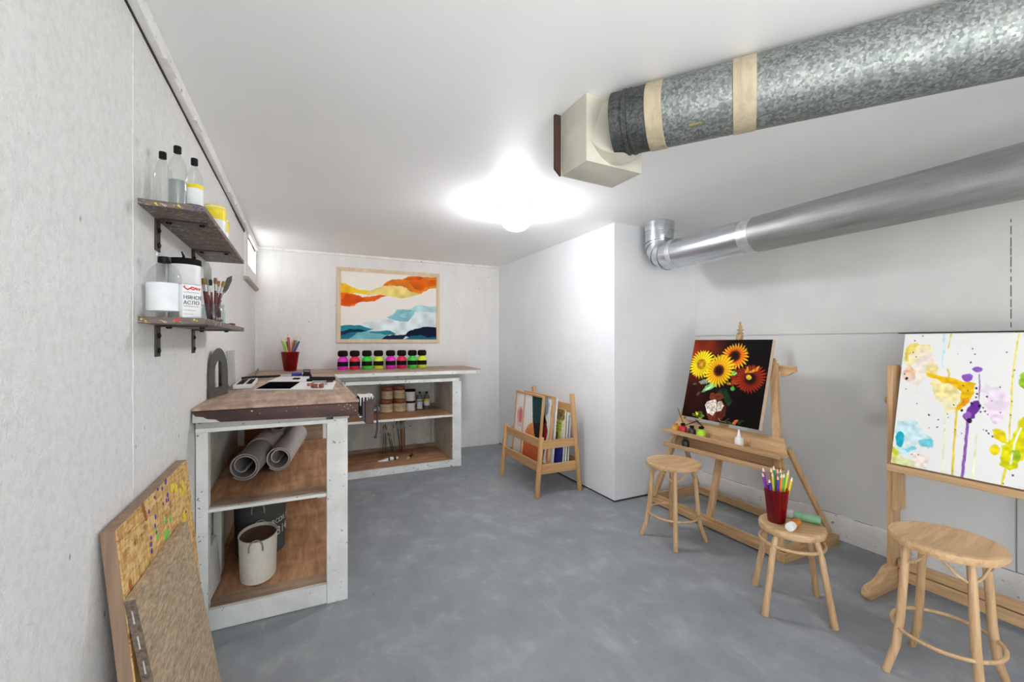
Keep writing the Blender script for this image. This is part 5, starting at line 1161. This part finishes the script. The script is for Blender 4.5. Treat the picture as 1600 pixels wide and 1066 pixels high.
# ================================================================== STOOLS
def stool(tall):
    r, h = (.162, .48) if tall else (.134, .38)
    t = thing('wooden_stool', '', 'stool')
    th = .030 if tall else .034
    prof = [(r*.90, h-th), (r*.985, h-th+.004), (r, h-th+.012), (r, h-.010), (r*.985, h-.003), (r*.94, h), (r*.86, h-.001)]
    prof += [(r*.6, h-.008), (r*.25, h-.012), (0, h-.012)] if tall else [(r*.5, h-.001), (0, h-.001)]
    MB().lathe(prof, seg=64).build('seat', SX, t)
    for k in range(4):
        a = PI/4+k*PI/2; e = Vector((math.cos(a), math.sin(a), 0)); c = Vector((-e.y, e.x, 0))
        if tall:
            pts = [e*(r*.74)+Vector((0, 0, h-th+.002)), e*(r*.80)+Vector((0, 0, h*.72)), e*(r*.87)+Vector((0, 0, h*.42)), e*(r*.96)+Vector((0, 0, h*.20)), e*(r*1.17)+Vector((0, 0, .0))]
            MB().tube(pts, [.0125, .0135, .014, .014, .0125], 16).build('leg', SZ, t, .002)
            for s in (-1, 1):
                b0 = e*(r*.79)+Vector((0, 0, h*.80)); b1 = e*(r*.62)+c*(s*.075)+Vector((0, 0, h-th-.002))
                MB().tube([b0, b0.lerp(b1, .5)+Vector((0, 0, -.012)), b1], .0048, 8).build('brace', SX, t)
        else:
            MB().tube([e*(r*.80)+Vector((0, 0, h-th+.002)), e*(r*.98)+Vector((0, 0, h*.72)), e*(r*1.38)], [.0125, .0135, .0145], 16).build('leg', SZ, t, .002)
    rr, rz = (r*.93, .160) if tall else (r*.95, .300)
    MB().tube([(rr*math.cos(k*PI/32), rr*math.sin(k*PI/32), rz) for k in range(64)], .0065 if tall else .0075, 10, True).build('foot_ring', SX, t)
    return t
s1 = stool(True); s1['label'] = 'wooden stool with empty seat in front of the sunflower easel'; s1['group'] = 'wooden stools'
s1.location = (2.078, 1.972, 0); s1.rotation_euler = (0, 0, math.radians(3))
s3 = dup(s1, (2.088, .712, 0), 'nearest wooden stool with dished seat before the abstract canvas', math.radians(5), 'wooden stools'); s3.scale = (.97, .97, 1.07)
s2 = stool(False); s2['label'] = 'low wooden stool carrying a red cup of pencils'; s2['group'] = 'wooden stools'
s2.location = (2.042, 1.228, 0); s2.rotation_euler = (0, 0, math.radians(-47))
c2 = Vector((1.999, 1.272, .3796)); g2 = 'pencils in the red cup on the low stool'
cup(c2, .051, .036, .155, 'red see-through cup of coloured pencils on the low stool')
lat = Vector((.899, -.438, 0)); dep = Vector((.438, .899, 0))
for lb, col, u, v, L, rr in (('purple pencil leaning furthest left in the stool cup', (120, 50, 170), -.052, .01, .226, .0052), ('indigo pencil low at the left of the stool cup', (72, 40, 170), -.045, -.022, .205, .0052), ('plum pencil, tall, left in the stool cup', (160, 50, 130), -.040, .022, .246, .0052),
        ('lime pencil left of the red one in the stool cup', (190, 200, 60), -.020, -.005, .228, .005), ('red pencil near the middle of the stool cup', (226, 56, 30), -.014, .012, .244, .0054), ('blue pencil in the middle front of the stool cup', (58, 70, 180), -.006, -.02, .216, .0048),
        ('dark green pencil at the back of the stool cup', (20, 150, 100), .004, .025, .25, .0058), ('orange pencil right of the middle in the stool cup', (236, 130, 50), .012, -.015, .225, .0056), ('salmon pencil behind the orange one in the stool cup', (226, 110, 70), .016, .02, .236, .0048),
        ('bright green pencil in the stool cup', (54, 190, 70), .026, -.008, .225, .0062), ('sea green pencil behind the bright green one', (60, 170, 120), .030, .022, .238, .005), ('yellow green pencil leaning right in the stool cup', (226, 224, 30), .050, .004, .238, .006), ('golden yellow pencil rightmost in the stool cup', (246, 196, 40), .054, -.02, .214, .006)):
    p = c2+Vector((0, 0, .009))+lat*(u*.30)+dep*(v*.5); q = c2+lat*u*1.12+dep*v*1.1+Vector((0, 0, .22))
    pencil(lb, g2, p, q, L, rr, col)
zz = .3795
t = thing('glue_stick', 'short orange-brown tube with white end lying on the low stool', 'tube', (1.99, 1.19, zz))
p, q = Vector((1.943, 1.178, zz+.0188)), Vector((2.05, 1.205, zz+.0188)); d = (q-p).normalized()
MB().tube([p, p+d*.036], [.0185, .0185], 24).build('white_end', M_WHITE, t, .002)
MB().tube([p+d*.036, p+d*.098], .0180, 24).build('tube_body', flat('orange_brown_tube', (196, 116, 40), .4), t, .002)
t = thing('spray_tube', 'longer green tube with clear cap lying on the low stool', 'tube', (2.1, 1.23, zz))
p, q = Vector((2.082, 1.296, zz+.0197)), Vector((2.144, 1.158, zz+.0197)); d = (q-p).normalized()
MB().tube([p, p+d*.045], .0195, 24).build('clear_cap', M_FROST, t, .002)
MB().tube([p+d*.012, p+d*.016], .0197, 24).build('red_ring', M_RED, t)
MB().tube([p+d*.045, q], .0195, 24).build('tube_body', flat('sage_green_tube', (112, 158, 122), .4), t, .002)

# ================================================================== SUNFLOWER EASEL
e1 = thing('studio_easel', 'wooden studio easel with two paint trays holding the sunflower canvas', 'easel', (2.64, 1.98, 0), 'easels along the right wall')
def rod(nm, p, q, w, h, m, side=(0, 1, 0), bev=.002, par=e1): return MB().beam(p, q, w, h, side).build(nm, m, par, bev, False)
rod('front_rail', (2.405, 1.52, .030), (2.405, 2.46, .030), .045, .035, WY, (1, 0, 0)); rod('front_rail', (2.42, 1.52, .056), (2.42, 2.46, .056), .018, .020, WY, (1, 0, 0))
rod('back_rail', (2.885, 1.52, .030), (2.885, 2.46, .030), .045, .040, WY, (1, 0, 0)); rod('back_rail', (2.865, 1.52, .058), (2.865, 2.46, .058), .020, .020, WY, (1, 0, 0))
for y in (1.495, 2.485): rod('side_rail', (2.383, y, .0275), (2.915, y, .0275), .05, .055, WX, (0, 1, 0)); rod('side_rail', (2.44, y+(.012 if y < 2 else -.012), .064), (2.86, y+(.012 if y < 2 else -.012), .064), .018, .018, WX)
lx = lambda z: 2.405+.195*(z-.05)                     # the plane the upright frame leans in
rod('mast', (lx(.05)+.035, 2.00, .06), (lx(1.27)+.035, 1.955, 1.27), .040, .026, WZ)
MB().tube([(lx(1.27)+.035, 1.955, 1.265), (lx(1.285)+.035, 1.955, 1.285)], .016, 16).lathe([(.02, 0), (.024, .004), (.02, .008), (.012, .014), (.012, .024), (.022, .027), (.022, .032), (.012, .036), (.009, .046), (.014, .05), (.014, .054), (.007, .058), (.006, .070), (.009, .074), (.004, .084), (0, .086)], (lx(1.285)+.036, 1.955, 1.275), 16).build('finial', WZ, e1)
yL = lambda z: 2.468-.262*(z-.05); yR = lambda z: 1.502+.165*(z-.05)
rod('leg', (lx(.05), yL(.05), .056), (lx(.74), yL(.74), .74), .042, .026, WZ)
rod('leg', (lx(.05), yR(.05), .056), (lx(1.09), yR(1.09), 1.09), .042, .026, WZ)
MB().lathe([(.012, 0), (.018, .003), (.012, .006), (.009, .014), (.015, .018), (.009, .022), (.006, .032), (0, .036)], (lx(1.1), yR(1.09), 1.088), 14).build('finial', WZ, e1)
for z in (1.06,): rod('cross_bar', (lx(z)+.028, 1.555, z), (lx(z)+.028, 2.16, z), .022, .036, WY, (1, 0, 0))
MB().prism([(0, 0), (.075, 0), (.045, -.02), (0, -.035)], (lx(1.04)+.018, 1.64, 1.043), (0, -1, 0), (0, 0, 1), (.02, 0, 0)).build('corner_bracket', WY, e1, .001, False)
rod('rear_brace', (lx(.58)+.03, 1.545, .60), (2.875, 1.505, .066), .018, .034, WZ); rod('rear_brace', (lx(.58)+.03, 2.355, .60), (2.875, 2.475, .066), .018, .034, WZ)
def tray(nm, z, y0, y1, xf, dz):
    tz = lambda y: z+dz*(y-1.94)
    b = MB().hexa([(xf, y0, tz(y0)-.012), (xf+.075, y0, tz(y0)-.012), (xf+.075, y1, tz(y1)-.012), (xf, y1, tz(y1)-.012)], [(xf, y0, tz(y0)), (xf+.075, y0, tz(y0)), (xf+.075, y1, tz(y1)), (xf, y1, tz(y1))]).build(nm, WY, e1, .001, False)
    MB().hexa([(xf-.012, y0, tz(y0)-.016), (xf, y0, tz(y0)-.016), (xf, y1, tz(y1)-.016), (xf-.012, y1, tz(y1)-.016)], [(xf-.012, y0, tz(y0)+.013), (xf, y0, tz(y0)+.013), (xf, y1, tz(y1)+.013), (xf-.012, y1, tz(y1)+.013)]).build('lip', WY, b, .002, False)
    MB().hexa([(xf+.072, y0+.01, tz(y0)-.012), (xf+.084, y0+.01, tz(y0)-.012), (xf+.084, y1-.01, tz(y1)-.012), (xf+.072, y1-.01, tz(y1)-.012)], [(xf+.100, y0+.045, tz(y0)+.082), (xf+.112, y0+.045, tz(y0)+.082), (xf+.112, y1-.045, tz(y1)+.082), (xf+.100, y1-.045, tz(y1)+.082)]).build('back_panel', WY, b, .002, False)
tray('tray', .578, 1.508, 2.375, 2.408, 0)
tray('lower_tray', .484, 1.522, 2.375, 2.408, -.022)
rod('canvas_support', (lx(.69)-.010, 1.967, .60), (lx(.69)-.010, 1.967, .692), .03, .03, WZ)
rod('canvas_rest', (lx(.69)+.010, 1.75, .682), (lx(.69)+.010, 2.25, .682), .05, .014, WY, (1, 0, 0)) if False else None
cv = thing('sunflower_canvas', 'dark canvas with sunflowers in a vase on the trayed easel', 'canvas', (2.5, 1.96, .95))
TL, BL = Vector((2.590, 2.250, 1.237)), Vector((2.455, 2.250, .695)); dn = (BL-TL).normalized(); rtv = Vector((0, -1, 0)); nrm = rtv.cross(dn)   # nrm points away from the painted side
if nrm.x < 0: nrm = -nrm
Wc, Hc = .581, (BL-TL).length
def slabc(mb, tl, w, h, d0, d1):
    q = [tl, tl+rtv*w, tl+rtv*w+dn*h, tl+dn*h]; return mb.hexa([p+nrm*d0 for p in q], [p+nrm*d1 for p in q])
slabc(MB(), TL, Wc, Hc, .001, .030).build('stretcher', flat('raw_canvas_edge', (206, 186, 164), .7), cv, .002, False)
def SUN_BASE(X, Y):
    g = np.exp(-((X-.07)/.17)**2-((Y-.05)/.16)**2); k = np.exp(-((X-.02)/.22)**2-((Y-.28)/.30)**2); n = .6+.8*vnoise(X, Y, 14)
    return np.stack([10+92*g*n+44*k*n, 5+30*g*n+9*k*n, 5+8*g*n+6*k], -1)
picture('painted_face', TL, rtv, dn, Wc, Hc, 230, 222, paint(Wc, Hc, 230, 222, SUN_BASE, SUNFLOWERS, .0018, .14, 90), cv)
def pot(x, y, z, r, h, c, label, neck=.45, nm='paint_bottle', tipm=None, nz=0):
    t = thing(nm, label, 'paint bottle', (x, y, z), 'paint bottles on the easel trays')
    MB().lathe([(r*.8, 0), (r, .004), (r, h*.5), (r*.9, h*.62), (r*neck, h*.72), (r*neck, h*.78)], (x, y, z), 24).build('bottle_body', flat('bottle_colour', c, .4, var=.03), t)
    if nz: MB().lathe([(r*.5, h*.76), (r*.35, h*.9), (r*.22, h+nz), (0, h+nz)], (x, y, z), 16).build('nozzle', tipm or M_WHITE, t)
    else: MB().lathe([(r*.5, h*.76), (r*.55, h*.78), (r*.55, h*.98), (r*.45, h), (0, h)], (x, y, z), 16).build('cap', tipm or M_BLACKM, t)
tz = .5786; xp = 2.436
pot(xp, 2.287, tz, .025, .056, (214, 150, 40), 'ochre paint bottle leftmost on the upper easel tray', tipm=flat('ochre_cap', (190, 130, 40), .4))
pot(xp, 2.222, tz, .027, .066, (190, 36, 52), 'red paint bottle second from the left on the upper easel tray')
pot(xp, 2.145, tz, .026, .062, (44, 44, 48), 'black paint bottle on the upper easel tray')
pot(xp-.002, 2.065, tz, .029, .070, (172, 226, 40), 'lime green paint bottle on the upper easel tray')
pot(xp, 1.785, tz, .025, .078, (232, 232, 230), 'white nozzle bottle alone at the right of the upper easel tray', nz=.022)
pot(xp, 2.20, .4792, .026, .072, (36, 36, 38), 'black paint bottle on the lower easel tray', tipm=flat('green_cap', (50, 80, 40), .4))
g3 = 'brushes standing on the easel tray'
def thin(label, p, q, r):
    t = thing('paint_brush', label, 'brush', p, g3); p, q = Vector(p), Vector(q)
    MB().tube([p, p.lerp(q, .8)], [r, r*.9], 8).build('handle', M_BLACKM, t); MB().tube([p.lerp(q, .8), p.lerp(q, .92), q], [r*.9, r*1.1, r*.3], 8).build('bristles', M_IRON, t); return t
thin('thin black brush resting on the lime paint bottle, leaning left', (2.45, 2.055, .640), (2.487, 2.16, .678), .0035)
thin('thin black brush resting on the red paint bottle, leaning right', (2.462, 2.225, .628), (2.492, 2.13, .674), .003)
thin('thin grey brush sticking out left behind the ochre paint bottle', (2.47, 2.23, .592), (2.505, 2.335, .735), .0022)

# ================================================================== ABSTRACT EASEL
e2 = thing('studio_easel', 'wooden H frame easel with curved feet holding the abstract canvas', 'easel', (2.65, .66, 0), 'easels along the right wall')
def post(y, s):
    rod('post', (2.66, y, .09), (2.66, y, 1.106), .08, .024, WZ, (1, 0, 0), .003, e2)
    b = rod('slide_block', (2.656, y-s*.022, .392), (2.656, y-s*.022, .735), .088, .0195, WZ, (1, 0, 0), .002, e2)
    for z in (.565, .612): MB().box(2.664, 2.676, y-s*.022-.0102, y-s*.022+.0102, z, z+.030).build('slot', M_OLDBOARD, b, 0, False)
    foot = [(2.405, 0), (2.45, 0), (2.90, 0), (2.945, .012), (2.94, .04), (2.89, .056), (2.82, .075), (2.76, .10), (2.735, .112), (2.60, .114), (2.575, .108), (2.55, .092), (2.52, .072), (2.48, .062), (2.43, .060), (2.402, .048), (2.394, .02)]
    MB().prism(foot, (0, y-.018, .0005), (1, 0, 0), (0, 0, 1), (0, .036, 0)).build('foot', WX, e2, .004)
post(1.100, 1); post(.240, -1)
MB().lathe([(.012, 0), (.017, .004), (.012, .008), (.017, .012), (.012, .018), (0, .022)], (2.645, 1.110, .93), 14, (0, 1, 0)).build('knob', WZ, e2); MB().lathe([(.012, 0), (.017, .004), (.012, .008), (0, .012)], (2.645, 1.110, .61), 14, (0, 1, 0)).build('knob', WZ, e2)
rod('stretcher', (2.675, 1.08, .073), (2.675, .26, .073), .045, .052, WY, (1, 0, 0), .003, e2)
rod('stretcher', (2.662, 1.08, .128), (2.662, .26, .128), .03, .04, WY, (1, 0, 0), .003, e2)
rod('ledge', (2.575, 1.085, .616), (2.575, .25, .616), .055, .032, WY, (1, 0, 0), .003, e2)
rod('top_bar', (2.70, 1.10, 1.07), (2.70, .24, 1.07), .03, .05, WY, (1, 0, 0), .003, e2)
ab = thing('abstract_canvas', 'white canvas with splashed yellow, purple and cyan paint on the near easel', 'canvas', (2.6, .66, .95))
TL, BL = Vector((2.690, 1.066, 1.26)), Vector((2.55, 1.066, .640)); dn = (BL-TL).normalized(); nrm = rtv.cross(dn)
if nrm.x < 0: nrm = -nrm
Wc, Hc = .80, (BL-TL).length
slabc(MB(), TL, Wc, Hc, .001, .022).build('stretcher', flat('white_canvas_edge', (232, 230, 226), .7), ab, .002, False)
picture('painted_face', TL, rtv, dn, Wc, Hc, 380, 302, paint(Wc, Hc, 380, 302, (236, 236, 233), ABSTRACT, .0022, .05), ab)

# ================================================================== CAMERA AND LIGHT
cam = bpy.data.cameras.new('camera'); co = bpy.data.objects.new('camera', cam); COL.objects.link(co)
cam.sensor_width = 36; cam.lens = 36*673/1600; cam.clip_start = .02; cam.shift_y = 2/1600
co.location = (0, 0, 1.22)
th = math.atan2(328, 673)
co.rotation_euler = (PI/2, 0, -th)
S.camera = co
w = bpy.data.worlds.new('daylight'); S.world = w; w.use_nodes = True  # unseen world light, added as fill through the openings behind the camera
wt = w.node_tree; bg = wt.nodes['Background']; bg.inputs['Strength'].default_value = 2.4
tcw = wt.nodes.new('ShaderNodeTexCoord'); sx = wt.nodes.new('ShaderNodeSeparateXYZ'); wt.links.new(tcw.outputs['Generated'], sx.inputs[0])
rw = wt.nodes.new('ShaderNodeValToRGB'); mw = wt.nodes.new('ShaderNodeMapRange'); mw.inputs[1].default_value = -1; wt.links.new(sx.outputs[2], mw.inputs[0])
rw.color_ramp.elements[0].position = .47; rw.color_ramp.elements[0].color = (1.0, .99, .97, 1)      # lower half made brighter, added to lift the ceiling
rw.color_ramp.elements[1].position = .53; rw.color_ramp.elements[1].color = (.42, .45, .5, 1)      # sky
wt.links.new(mw.outputs[0], rw.inputs[0]); wt.links.new(rw.outputs[0], bg.inputs['Color'])
M_LAMP.node_tree.nodes['Principled BSDF'].inputs['Emission Strength'].default_value = LAMP_E
M_PANE.node_tree.nodes['Principled BSDF'].inputs['Emission Strength'].default_value = 1.1
S.view_settings.view_transform = 'Standard'; S.view_settings.look = 'None'; S.view_settings.gamma = 1; S.view_settings.use_curve_mapping = False
S.view_settings.exposure = EXPO
S.cycles.diffuse_bounces = 8; S.cycles.max_bounces = 12; S.cycles.transparent_max_bounces = 16
S.cycles.caustics_reflective = False; S.cycles.caustics_refractive = False
